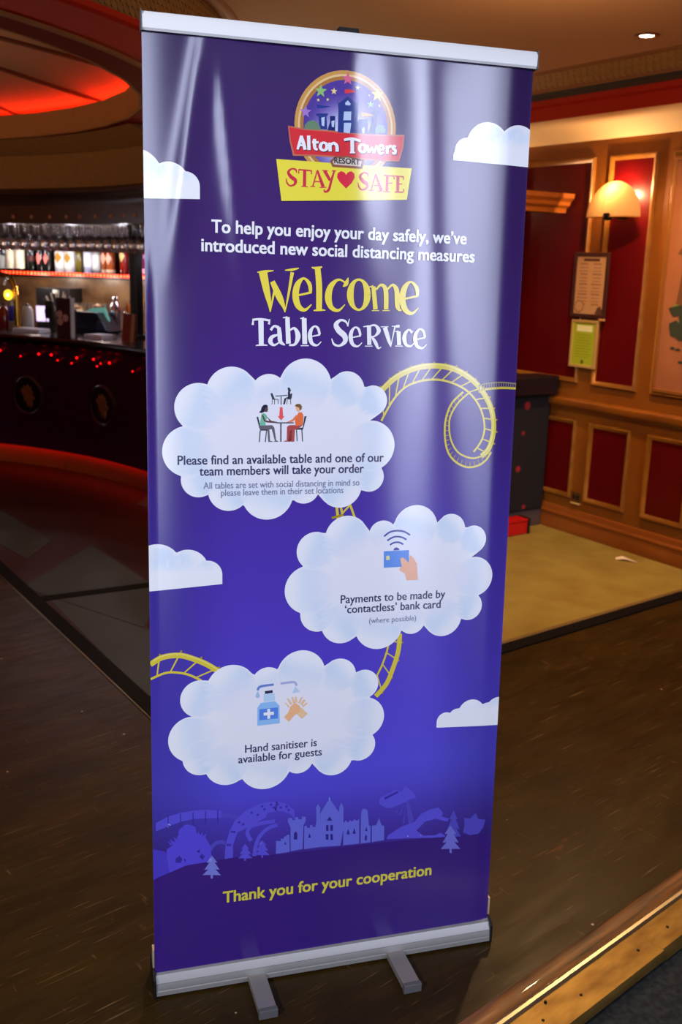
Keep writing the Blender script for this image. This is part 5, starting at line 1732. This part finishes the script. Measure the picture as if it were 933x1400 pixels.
# ---- post standing on the counter
ps = thing('bar_post', 'black square post rising from the bar counter to the canopy', 'post', polar(CB, 36.05, 3.60, 0.998), math.radians(36.05))
mb = MB()
mb.box(-0.036, 0.036, -0.036, 0.036, 0.0, 0.838, mat('black_post', (16, 10, 12), 0.4))
mb.build('shaft', ps, bev=0.008)
mb = MB()
mb.box(-0.045, 0.045, -0.045, 0.045, 0.775, 0.805, mat('black_post'))
mb.box(-0.045, 0.045, -0.045, 0.045, 0.0, 0.03, mat('black_post'))
mb.build('collar', ps, bev=0.005)

# ---- back bar: wall, shelf, counter
BACKW = mat('dim_back_bar_wood', (52, 24, 20), 0.4, noise=((4, 4, 7), 0.8, (28, 12, 10)))
bw = MB()
bw.arc([(4.64, 0.0), (4.64, 2.3), (4.74, 2.3), (4.74, 0.0)], CB, 8, 140, 90, BACKW)
wbar = struct(bw, 'wall_bar', smooth=True)
mp_ = MB()
mp_.arc([(4.632, 0.95), (4.632, 1.38), (4.641, 1.38), (4.641, 0.95)], CB, 30, 130, 70, mat('tan_back_panel', (150, 112, 78), 0.3, noise=((5, 5, 8), 0.85, (66, 36, 22))))
mp_.build('back_panel', wbar, smooth=True)
sh = thing('back_bar_shelf', 'bottle shelf behind the bar with a glowing red strip along its front edge', 'shelf', (0, 0, 0))
mb = MB()
mb.arc([(4.40, 1.405), (4.40, 1.432), (4.636, 1.432), (4.636, 1.405)], CB, 30, 130, 90, WOODDK)
mb.build('board', sh)
n_ = 100
LEDM = mat('red_led_dot', (255, 60, 20), 0.4, emit=(255, 64, 24), estr=7.0)
mb = MB()
mb.arc([(4.388, 1.408), (4.388, 1.436), (4.3995, 1.436), (4.3995, 1.408)], CB, 30, 130, 100, mat('red_led_channel', (200, 20, 10), 0.4, emit=(255, 20, 6), estr=0.12))
ch_ = mb.build('led_channel', sh)
mb = MB()
for k in range(118):
    a_ = 31 + k * 0.45
    px_, py_, _ = polar(CB, a_, 4.384)
    mb.lathe([(0.0001, 1.410), (0.006, 1.414), (0.0085, 1.422), (0.006, 1.430), (0.0001, 1.434)], LEDM, 6, (px_, py_))
tag(mb.build('led_dots', ch_), kind='stuff')
bc = thing('back_counter', 'low dark counter along the wall behind the bar', 'counter', (0, 0, 0))
mb = MB()
mb.arc([(4.12, 0.0), (4.12, 0.90), (4.636, 0.90), (4.636, 0.0)], CB, 20, 135, 90, WOODDK)
mb.build('cabinet', bc)
mb = MB()
mb.arc([(4.09, 0.90), (4.09, 0.94), (4.636, 0.94), (4.636, 0.90)], CB, 20, 135, 90, mat('steel_worktop', (120, 116, 114), 0.3, 0.7))
mb.build('worktop', bc)
mb = MB()
mb.box(-0.12, 0.12, -0.02, 0.0, 1.05, 1.36, mat('mirror_tile', (200, 180, 150), 0.1, 0.9))
for a_ in ():
    pass
# small cool unseen lamps added under the canopy to make the glasses sparkle
for a_ in (108, 90, 75, 61, 53, 46, 39, 32):
    lamp('bar_fill', polar(CB, a_, 4.15, 1.68), 4.5, (0.96, 0.9, 1.0), 0.03)
for a_ in (60, 55.5, 51, 47):
    lamp('shelf_fill', polar(CB, a_, 4.30, 1.385), 2.6, (1.0, 0.86, 0.72), 0.03)  # added without fixtures to brighten the back bar below the shelf

# ---- bottles on the shelf
def bottle(name, label, rad, hgt, glassm, labm=None, capm=None, shoulder=0.62, neck=0.3, labz=(0.18, 0.55), diamond=None, cat='bottle'):
    t = thing(name, label, cat, (0, 0, 0), 0, 'bottles on the red-lit shelf')
    nr = rad * neck
    mb = MB()
    mb.lathe([(0.0001, 0.0), (rad * 0.96, 0.0), (rad, 0.006), (rad, hgt * shoulder), (rad * 0.82, hgt * (shoulder + 0.08)), (nr * 1.1, hgt * (shoulder + 0.18)), (nr, hgt * 0.93), (nr * 1.15, hgt * 0.94), (nr * 1.15, hgt), (0.0001, hgt)], glassm, 18)
    mb.build('body', t, smooth=True)
    if labm:
        mb = MB()
        mb.lathe([(rad + 0.0006, hgt * labz[0]), (rad + 0.0012, hgt * labz[0] + 0.001), (rad + 0.0012, hgt * labz[1]), (rad + 0.0006, hgt * labz[1] + 0.001)], labm, 18)
        mb.build('paper_label', t, smooth=True)
    if diamond:
        mb = MB()
        zc, hw, hh = diamond[1] * hgt, rad * 0.72, 0.048
        vs_ = []
        for i in range(9):
            q = -1 + i / 4
            an = q * hw / rad
            ext = hh * (1 - abs(q)) + 0.002
            for z_ in (-ext, ext):
                vs_.append(((rad + 0.0025) * math.sin(an), -(rad + 0.0025) * math.cos(an), zc + z_))
        mb.add(vs_, [(2 * i, 2 * i + 2, 2 * i + 3, 2 * i + 1) for i in range(8)], diamond[0])
        mb.build('diamond_label', t, smooth=True)
    if capm:
        mb = MB()
        mb.lathe([(0.0001, hgt * 1.012), (nr * 1.3, hgt * 1.01), (nr * 1.32, hgt * 0.9), (nr * 1.05, hgt * 0.895)], capm, 14)
        mb.build('cap', t, smooth=True)
    return t


DKG = mat('dark_bottle_glass', (14, 16, 14), 0.1)
GRN_ = mat('olive_bottle_glass', (96, 84, 20), 0.12)
AMB = mat('amber_bottle_glass', (120, 52, 14), 0.12)
CLRB = mat('pale_blue_bottle', (176, 180, 206), 0.15)
WHB = mat('white_bottle', (232, 230, 226), 0.3)
RDB = mat('red_bottle_glass', (110, 14, 10), 0.12)
PUB = mat('purple_bottle_glass', (90, 8, 60), 0.12)
CRL = mat('cream_label', (224, 216, 186), 0.7)
PKL = mat('salmon_label', (240, 120, 110), 0.6)
SLV = mat('silver_cap', (200, 196, 190), 0.25, 0.9)
BLKC = mat('black_cap', (14, 12, 12), 0.4)
GLDC = mat('gold_seal', (200, 150, 60), 0.35, 0.6)


def shelve(t, a_, r_=4.51, z_=1.4325):
    t.location = polar(CB, a_, r_, z_)
    t.rotation_euler = (0, 0, math.radians(a_) - PI / 2)


b = bottle('wine_bottle', 'dark bottle with a low white label at the left end of the lit shelf', 0.038, 0.31, DKG, mat('white_label', (226, 232, 222), 0.7), BLKC, labz=(0.06, 0.42))
shelve(b, 64.95)
b = bottle('wine_bottle', 'dark wine bottle with tall cream label, nearer the brass beer tap', 0.041, 0.31, DKG, CRL, BLKC, labz=(0.08, 0.66), shoulder=0.68)
shelve(b, 63.75, 4.46)
b = dup(b, label='dark wine bottle with tall cream label, next to the plain dark bottles')
shelve(b, 62.62, 4.46)
b = bottle('liqueur_bottle', 'plain dark bottle with a thin reddish band, between cream and pink labels', 0.034, 0.30, DKG, mat('maroon_label', (70, 20, 20), 0.6), SLV, labz=(0.30, 0.45))
b['group'] = 'plain dark bottles'
shelve(b, 61.75, 4.56)
for a_, r_ in ((61.25, 4.465), (60.75, 4.56)):
    b = dup(b)
    shelve(b, a_, r_)
b = bottle('spirit_bottle', 'black bottle with salmon-pink diamond label beside the plain dark bottles', 0.033, 0.29, DKG, None, SLV, diamond=(PKL, 0.40))
shelve(b, 60.1, 4.46)
b = dup(b, label='black bottle with salmon-pink diamond label beside a white bottle')
shelve(b, 59.2, 4.46)
b = bottle('rum_bottle', 'tall glossy white bottle with gold crest, nearer the pink diamond labels', 0.048, 0.30, WHB, None, WHB, shoulder=0.55, neck=0.36, diamond=(GLDC, 0.42))
shelve(b, 57.95)
b = dup(b, label='tall glossy white bottle with gold crest beside the olive bottle')
shelve(b, 56.72)
b = bottle('olive_bottle', 'olive-yellow bottle standing beside the second white bottle', 0.034, 0.25, GRN_, None, BLKC)
shelve(b, 55.6)
b = bottle('gin_bottle', 'pale blue-white bottle with frosted neck right of the olive bottle', 0.040, 0.28, CLRB, mat('ice_label', (200, 204, 226), 0.5), SLV, labz=(0.2, 0.6), neck=0.4)
shelve(b, 54.4)
b = bottle('vodka_bottle', 'clear bottle with round grey label between pale blue and amber bottles', 0.038, 0.26, mat('clear_bottle', (150, 150, 150), 0.1), mat('grey_label', (196, 196, 196), 0.6), BLKC, labz=(0.1, 0.6))
shelve(b, 53.35)
b = bottle('whisky_bottle', 'amber bottle with a pink oval label beside the grey-label bottle', 0.038, 0.27, AMB, mat('pale_pink_strip', (220, 180, 150), 0.6), BLKC, labz=(0.03, 0.13), diamond=(mat('rose_label', (232, 150, 126), 0.6), 0.48))
shelve(b, 52.2)
b = dup(b, label='amber bottle with a pink oval label beside the red bottles')
shelve(b, 51.15, 4.47)
b = bottle('red_bottle', 'deep red bottle beside the amber ones, left of the pale-label bottle', 0.036, 0.27, RDB, None, BLKC)
shelve(b, 50.2, 4.57)
b = bottle('cognac_bottle', 'red-brown bottle with pale oval label, last before the black post', 0.036, 0.28, RDB, None, GLDC, diamond=(mat('straw_label', (210, 176, 110), 0.6), 0.55))
shelve(b, 49.4, 4.47)
b = bottle('berry_bottle', 'purple bottle with a pink foot label, visible between post and banner', 0.040, 0.27, PUB, mat('pink_foot_label', (230, 150, 170), 0.6), BLKC, labz=(0.04, 0.2))
shelve(b, 47.0)

# ---- stemmed glasses hung upside down in rows under the canopy
gl = MB()
gl.lathe([(0.0001, 0.0), (0.036, -0.001), (0.036, -0.003), (0.006, -0.007), (0.0035, -0.02), (0.0035, -0.085), (0.006, -0.092), (0.024, -0.105), (0.037, -0.13), (0.040, -0.155), (0.036, -0.19), (0.033, -0.205)], GLASS, 18)
g0 = gl.build('wine_glass', smooth=True, angle=60)
tag(g0, 'clear stemmed glass hanging upside down under the bar canopy', 'wine glass', 'stemmed glasses hung under the canopy')
first = True
for r_, off in ((3.34, 0.0), (3.47, 0.55), (3.60, 0.2), (3.74, 0.7)):
    step = math.degrees(0.094 / r_)
    a_ = 29.3 + off * step
    while a_ < 57.5 + (r_ - 3.34) * 9:
        if not (abs(a_ - 36.05) < 1.9 and abs(r_ - 3.6) < 0.09):
            g = g0 if first else g0.copy()
            if not first:
                COL.objects.link(g)
            first = False
            g.location = polar(CB, a_, r_ + random.uniform(-0.002, 0.002), 1.8155)
            g.rotation_euler = (0, 0, random.uniform(0, 6))
        a_ += step
rk = thing('glass_rack', 'slim metal rack holding the hanging stemmed glasses under the canopy', 'glass rack', (0, 0, 0))
RKM = mat('rack_metal', (40, 26, 24), 0.4, 0.5)
for row in (3.34, 3.47, 3.60, 3.74):
    for sd in (-0.042, 0.042):
        r_ = row + sd
        for a0_, a1_ in (((28, 33.9), (38.2, 62)) if row == 3.60 else ((28, 62),)):
            mb = MB()
            mb.arc([(r_ - 0.012, 1.806), (r_ + 0.012, 1.806), (r_ + 0.012, 1.812), (r_ + 0.002, 1.812), (r_ + 0.002, 1.8395), (r_ - 0.002, 1.8395), (r_ - 0.002, 1.812), (r_ - 0.012, 1.812)], CB, a0_, a1_, 30, RKM)
            mb.build('rail', rk)


def at_bar(a_, r_, z_=0.998):
    return polar(CB, a_, r_, z_), math.radians(a_) - PI / 2


# ---- things on the counter (local -y faces the customers)
BRS = mat('polished_brass', (212, 160, 60), 0.18, 1.0)
loc, rz = at_bar(54.9, 3.55)
tp = thing('beer_tap', 'arched polished brass beer tap with a glowing yellow badge on the bar', 'beer tap', loc, rz)
mb = MB()
mb.tube([(0.0, 0, 0.0), (0.0, 0, 0.26), (-0.006, 0, 0.33), (-0.03, 0, 0.38), (-0.075, 0, 0.415), (-0.13, 0, 0.428), (-0.20, 0, 0.415), (-0.25, 0, 0.38), (-0.275, 0, 0.33), (-0.28, 0, 0.26), (-0.28, 0, 0.0)], 0.022, BRS, 14)
mb.build('arch_pipe', tp, smooth=True)
for x_ in (0.0, -0.28):
    mb = MB()
    mb.lathe([(0.0001, 0.0), (0.045, 0.0), (0.045, 0.012), (0.03, 0.022), (0.024, 0.03), (0.0001, 0.03)], BRS, 18, (x_, 0))
    mb.build('foot_flange', tp, smooth=True)
mb = MB()
mb.plate([(0.04 * math.cos(k * PI / 12), 0.04 * math.sin(k * PI / 12)) for k in range(24)], -0.012, 0.0, mat('yellow_lit_badge', (255, 230, 60), 0.3, emit=(255, 222, 50), estr=1.6))
bd = mb.build('lit_badge', tp, bev=0.004)
bd.location = (-0.045, -0.03, 0.272)
mb = MB()
mb.plate([(0.014 * math.cos(k * PI / 8), 0.014 * math.sin(k * PI / 8)) for k in range(16)], -0.014, -0.011, mat('badge_centre', (255, 250, 210), 0.3, emit=(255, 246, 190), estr=2.2))
mb.build('badge_centre', bd)
mb = MB()
mb.tube([(-0.045, -0.02, 0.40), (-0.045, -0.06, 0.395), (-0.045, -0.075, 0.37), (-0.045, -0.075, 0.345)], 0.009, SLV, 10)
mb.tube([(-0.11, -0.02, 0.42), (-0.11, -0.05, 0.44), (-0.11, -0.055, 0.50)], [0.008, 0.009, 0.014], mat('dark_handle', (60, 14, 12), 0.3), 10)
mb.build('spout_and_handle', tp, smooth=True)

loc, rz = at_bar(58.3, 3.68)
b = bottle('syrup_bottle', 'dark red squat bottle standing on the counter behind the beer tap', 0.045, 0.20, RDB, None, BLKC, shoulder=0.7)
b.location, b['group'] = loc, 'bottles on the bar counter'
loc, rz = at_bar(56.9, 3.66)
b = bottle('blue_bottle', 'slim bottle with bright blue label beside the brass tap column', 0.03, 0.25, mat('clear_bottle'), mat('blue_label', (40, 40, 190), 0.4), SLV, labz=(0.25, 0.72))
b.location, b['group'] = loc, 'bottles on the bar counter'

loc, rz = at_bar(55.1, 3.70)
t = thing('water_jug', 'tall clear grey plastic jug with a small black stopper beside the tap', 'jug', loc, rz)
FROST = mat('frosted_plastic', (176, 172, 176), 0.35)
mb = MB()
mb.lathe([(0.0001, 0.0), (0.046, 0.0), (0.048, 0.01), (0.046, 0.14), (0.036, 0.17), (0.022, 0.182), (0.0001, 0.182)], FROST, 18)
mb.build('body', t, smooth=True)
mb = MB()
mb.lathe([(0.0001, 0.182), (0.014, 0.182), (0.014, 0.198), (0.0001, 0.20)], BLKC, 12)
mb.build('stopper', t, smooth=True)

loc, rz = at_bar(50.4, 3.62)
t = thing('card_reader_stand', 'black upright card reader on a stalk left of the dark menu board', 'card reader', loc, rz)
mb = MB()
mb.box(-0.05, 0.05, -0.04, 0.05, 0.0, 0.02, BLKC)
mb.box(-0.026, 0.026, -0.012, 0.02, 0.02, 0.16, BLKC)
mb.build('stalk', t, bev=0.004)
mb = MB()
mb.plate([(-0.036, 0.10), (0.036, 0.10), (0.036, 0.232), (0.028, 0.24), (-0.028, 0.24), (-0.036, 0.232)], -0.038, -0.008, BLKC)
hd = mb.build('handset', t, bev=0.004)
mb = MB()
mb.box(-0.026, 0.026, -0.0395, -0.037, 0.18, 0.225, mat('dim_screen', (60, 74, 70), 0.2))
mb.build('screen', hd)
mb = MB()
mb.tube([(-0.03, 0.0, 0.22), (-0.07, 0.0, 0.16), (-0.055, 0.0, 0.06), (-0.03, 0.02, 0.01)], 0.004, BLKC, 6)
mb.build('cable', t, smooth=True)

# menu board with three pale discs
loc, rz = at_bar(42.9, 3.27)
t = thing('menu_board', 'upright dark maroon board with three pale discs on the bar', 'menu board', loc, rz)
MAR = mat('maroon_board', (62, 26, 38), 0.35)
mb = MB()
mb.plate([(-0.078, 0.0), (0.066, 0.0), (0.072, 0.285), (-0.072, 0.285)], -0.004, 0.004, MAR)
pb = mb.build('board', t)
for q, (x_, z_) in enumerate(((-0.040, 0.165), (0.018, 0.140), (-0.038, 0.112))):
    mb = MB()
    mb.plate([(x_ + 0.027 * math.cos(k * PI / 10), z_ + 0.027 * math.sin(k * PI / 10)) for k in range(20)], -0.0065, -0.0038, mat('pale_disc', (196, 156, 146), 0.5))
    mb.build('pale_disc', pb)
mb = MB()
mb.plate([(0.066, 0.0), (0.073, 0.0), (0.079, 0.285), (0.072, 0.285)], -0.006, 0.03, mat('acrylic_edge', (190, 186, 186), 0.2))
mb.build('acrylic_edge', t)
mb = MB()
mb.plate([(-0.078, 0.0), (0.066, 0.0), (0.070, 0.20), (-0.074, 0.20)], 0.05, 0.056, MAR)
mb.box(-0.078, 0.066, -0.004, 0.056, 0.0, 0.006, MAR)
mb.build('back_leaf', t)

# folded red menu
loc, rz = at_bar(32.5, 3.34)
t = thing('folded_menu', 'folded red-brown menu card standing on the bar in front of the post', 'menu', loc, rz)
RB = mat('red_brown_card', (132, 38, 20), 0.35)
mb = MB()
mb.plate([(-0.060, 0.0), (0.030, 0.0), (0.060, 0.20), (-0.028, 0.205)], -0.006, 0.0, RB)
mb.build('front_cover', t)
mb = MB()
mb.plate([(0.031, 0.0), (0.043, 0.002), (0.072, 0.20), (0.061, 0.20)], -0.004, 0.02, mat('tan_card_edge', (150, 110, 70), 0.6))
mb.build('page_edge', t)
mb = MB()
mb.plate([(-0.055, 0.0), (0.035, 0.0), (0.062, 0.195), (-0.026, 0.20)], 0.035, 0.041, RB)
mb.box(-0.04, 0.03, -0.004, 0.04, 0.0, 0.003, RB)
mb.build('back_cover', t)

# papers
for (a0_, r0_, lab, sx_) in ((51.6, 3.46, 'flat stack of white bar cloths in front of the clear jug', 0.13), (38.9, 3.40, 'flat stack of white papers on the bar left of the red menu', 0.10)):
    loc, rz = at_bar(a0_, r0_)
    t = thing('paper_stack', lab, 'papers', loc, rz)
    for k in range(3):
        mb = MB()
        mb.box(-sx_ + 0.004 * k, sx_ - 0.006 * k, -0.07, 0.07, 0.010 * k, 0.010 * k + 0.009, mat('bluish_white_paper', (214, 216, 232), 0.7))
        q = mb.build('sheet', t, bev=0.002)
        q.rotation_euler = (0, 0, 0.04 * (k - 1))

# till with its tilted screens
loc, rz = at_bar(46.2, 3.74)
t = thing('till', 'dark blue till with a tilted pale teal screen behind the bar', 'till', loc, rz)
TIL = mat('dark_till_blue', (22, 30, 46), 0.35)
mb = MB()
mb.plate([(-0.13, 0.03), (0.11, 0.03), (0.22, -0.0), (0.24, 0.02), (0.12, 0.16), (-0.12, 0.16)], -0.06, 0.10, TIL)
mb.box(-0.10, 0.16, -0.05, 0.10, -0.0, 0.04, TIL)
mb.build('body', t, bev=0.006)
mb = MB()
mb.plate([(-0.05, 0.165), (0.13, 0.155), (0.17, 0.09), (0.185, 0.10), (0.14, 0.20), (0.02, 0.19)], 0.02, 0.03, mat('teal_screen', (110, 170, 160), 0.2, emit=(120, 190, 176), estr=0.45))
mb.build('screen', t)
mb = MB()
mb.plate([(0.13, 0.03), (0.23, 0.03), (0.19, 0.09), (0.145, 0.10)], -0.075, -0.06, mat('blue_panel', (70, 84, 130), 0.3))
mb.build('side_panel', t)

# chrome shaker and glass cluster next to the till
loc, rz = at_bar(44.2, 3.98)
CHR = mat('chrome', (200, 200, 220), 0.1, 1.0)
for x_, y_, s_, lab in ((-0.06, 0, 1.0, 'taller chrome cocktail shaker behind the till'), (0.045, 0.03, 0.86, 'shorter chrome cocktail shaker behind the till')):
    t = thing('cocktail_shaker', lab, 'shaker', (loc[0] + x_, loc[1] + y_, 0.94), rz)
    mb = MB()
    mb.lathe([(0.0001, 0.0), (0.034 * s_, 0.0), (0.048 * s_, 0.17 * s_), (0.046 * s_, 0.21 * s_)], CHR, 18)
    mb.build('cup', t, smooth=True)
    mb = MB()
    mb.lathe([(0.047 * s_, 0.21 * s_), (0.046 * s_, 0.25 * s_), (0.022 * s_, 0.29 * s_), (0.022 * s_, 0.32 * s_), (0.0001, 0.34 * s_)], CHR, 18)
    mb.build('lid', t, smooth=True)

# lit pale screen and a black fridge on the back counter
loc, rz = at_bar(58.3, 4.3, 0.94)
t = thing('order_screen', 'small glowing lilac-white screen on the back counter', 'screen', loc, rz)
mb = MB()
mb.box(-0.10, 0.085, -0.012, 0.012, 0.075, 0.215, mat('black_plastic'))
mb.box(-0.06, 0.06, -0.03, 0.05, 0.0, 0.012, mat('black_plastic'))
mb.box(-0.015, 0.015, 0.0, 0.02, 0.0, 0.1, mat('black_plastic'))
mb.build('stand', t, bev=0.003)
mb = MB()
mb.box(-0.094, 0.078, -0.0145, -0.011, 0.080, 0.210, mat('lilac_screen', (226, 206, 240), 0.2, emit=(230, 206, 246), estr=1.3))
mb.build('display', t)
loc, rz = at_bar(58.0, 4.52, 0.94)
t = thing('wall_fridge', 'black cabinet with a small white label high behind the order screen', 'cabinet', loc, rz)
mb = MB()
mb.box(-0.20, 0.14, -0.10, 0.10, 0.0, 0.36, mat('black_plastic'))
mb.build('body', t, bev=0.004)
mb = MB()
mb.box(-0.03, 0.03, -0.102, -0.0995, 0.315, 0.345, mat('white_label'))
mb.build('white_label', t)

# upturned tumblers stacked on the back counter
tm = MB()
tm.lathe([(0.0001, 0.0), (0.026, 0.0), (0.036, 0.12), (0.034, 0.12), (0.025, 0.004), (0.0001, 0.004)], thin_glass('tumbler_glass', (0.95, 0.93, 0.88), 0.3), 16)
t0 = tm.build('tumbler', smooth=True, angle=60)
tag(t0, 'clear tumbler standing on the steel worktop behind the bar', 'glass', 'tumblers on the back worktop')
first = True
for a_ in (56.3, 55.3, 54.3, 53.3, 52.3, 51.3, 50.3):
    for r_ in (4.3, 4.42):
        for lv in (0, 1):
            g = t0 if first else t0.copy()
            if not first:
                COL.objects.link(g)
            first = False
            g.location = polar(CB, a_ + (0.4 if r_ > 4.4 else 0), r_, 0.942 + 0.131 * lv)
            if lv:
                g.location.z = 0.942 + 0.1215
lt = thing('lit_panel', 'pale lit glass panel behind the bar, seen between post and banner', 'light panel', *at_bar(47.0, 4.6, 0.94))
mb = MB()
mb.box(-0.05, 0.05, -0.012, 0.0, 0.0, 0.46, mat('lit_peach_glass', (255, 200, 130), 0.4, emit=(255, 196, 130), estr=0.9))
mb.build('glass', lt, bev=0.003)
mb = MB()
mb.box(-0.058, -0.05, -0.016, 0.0, 0.0, 0.47, WOODDK)
mb.box(0.05, 0.058, -0.016, 0.0, 0.0, 0.47, WOODDK)
mb.build('frame', lt)

# odds and ends on the back worktop
for a_, r_, h_, rr, lab in ((53.3, 4.20, 0.24, 0.045, 'tall cream jar on the steel worktop, nearest the beer tap'), (51.9, 4.21, 0.20, 0.048, 'squat cream jar on the steel worktop between two taller jars'), (50.5, 4.20, 0.26, 0.042, 'tall cream jar on the steel worktop, nearest the till screen')):
    loc, rz = at_bar(a_, r_, 0.94)
    t = thing('storage_jar', lab, 'jar', loc, rz, 'cream jars on the back worktop')
    mb = MB()
    mb.lathe([(0.0001, 0.0), (rr, 0.0), (rr, h_ * 0.78), (rr * 0.8, h_ * 0.86), (0.0001, h_ * 0.86)], mat('cream_ceramic', (206, 190, 150), 0.3), 18)
    mb.build('body', t, smooth=True)
    mb = MB()
    mb.lathe([(0.0001, h_ * 0.86), (rr * 0.9, h_ * 0.86), (rr * 0.9, h_ * 0.93), (rr * 0.3, h_ * 0.96), (0.0001, h_)], mat('tan_lid', (150, 110, 70), 0.5), 16)
    mb.build('lid', t, smooth=True)
loc, rz = at_bar(55.6, 4.18, 0.94)
t = thing('straw_cup', 'cup of pale drinking straws fanned out behind the dark menu board', 'straws', loc, rz)
mb = MB()
mb.lathe([(0.0001, 0.0), (0.03, 0.0), (0.04, 0.13), (0.036, 0.13), (0.028, 0.006), (0.0001, 0.006)], mat('grey_cup', (150, 140, 134), 0.3), 16)
mb.build('cup', t, smooth=True)
random.seed(3)
for k in range(14):
    mb = MB()
    dx, dy = (k - 6.5) * 0.021 + random.uniform(-0.01, 0.01), random.uniform(-0.03, 0.03)
    mb.tube([(dx * 0.08, dy * 0.2, 0.02), (dx * 0.55, dy * 0.5, 0.20), (dx * 1.1, dy, 0.36 - abs(k - 6.5) * 0.012)], 0.0045, mat('pale_straw' if k % 3 else 'brown_straw', (190, 170, 150) if k % 3 else (70, 30, 22), 0.4), 6)
    mb.build('straw', t, smooth=True)
loc, rz = at_bar(40.6, 3.78)
b = bottle('juice_bottle', 'small bright orange bottle on the bar beside the black post', 0.022, 0.24, mat('orange_bottle', (240, 140, 20), 0.3), None, BLKC, shoulder=0.85)
b.location, b['group'] = loc, 'bottles on the bar counter'
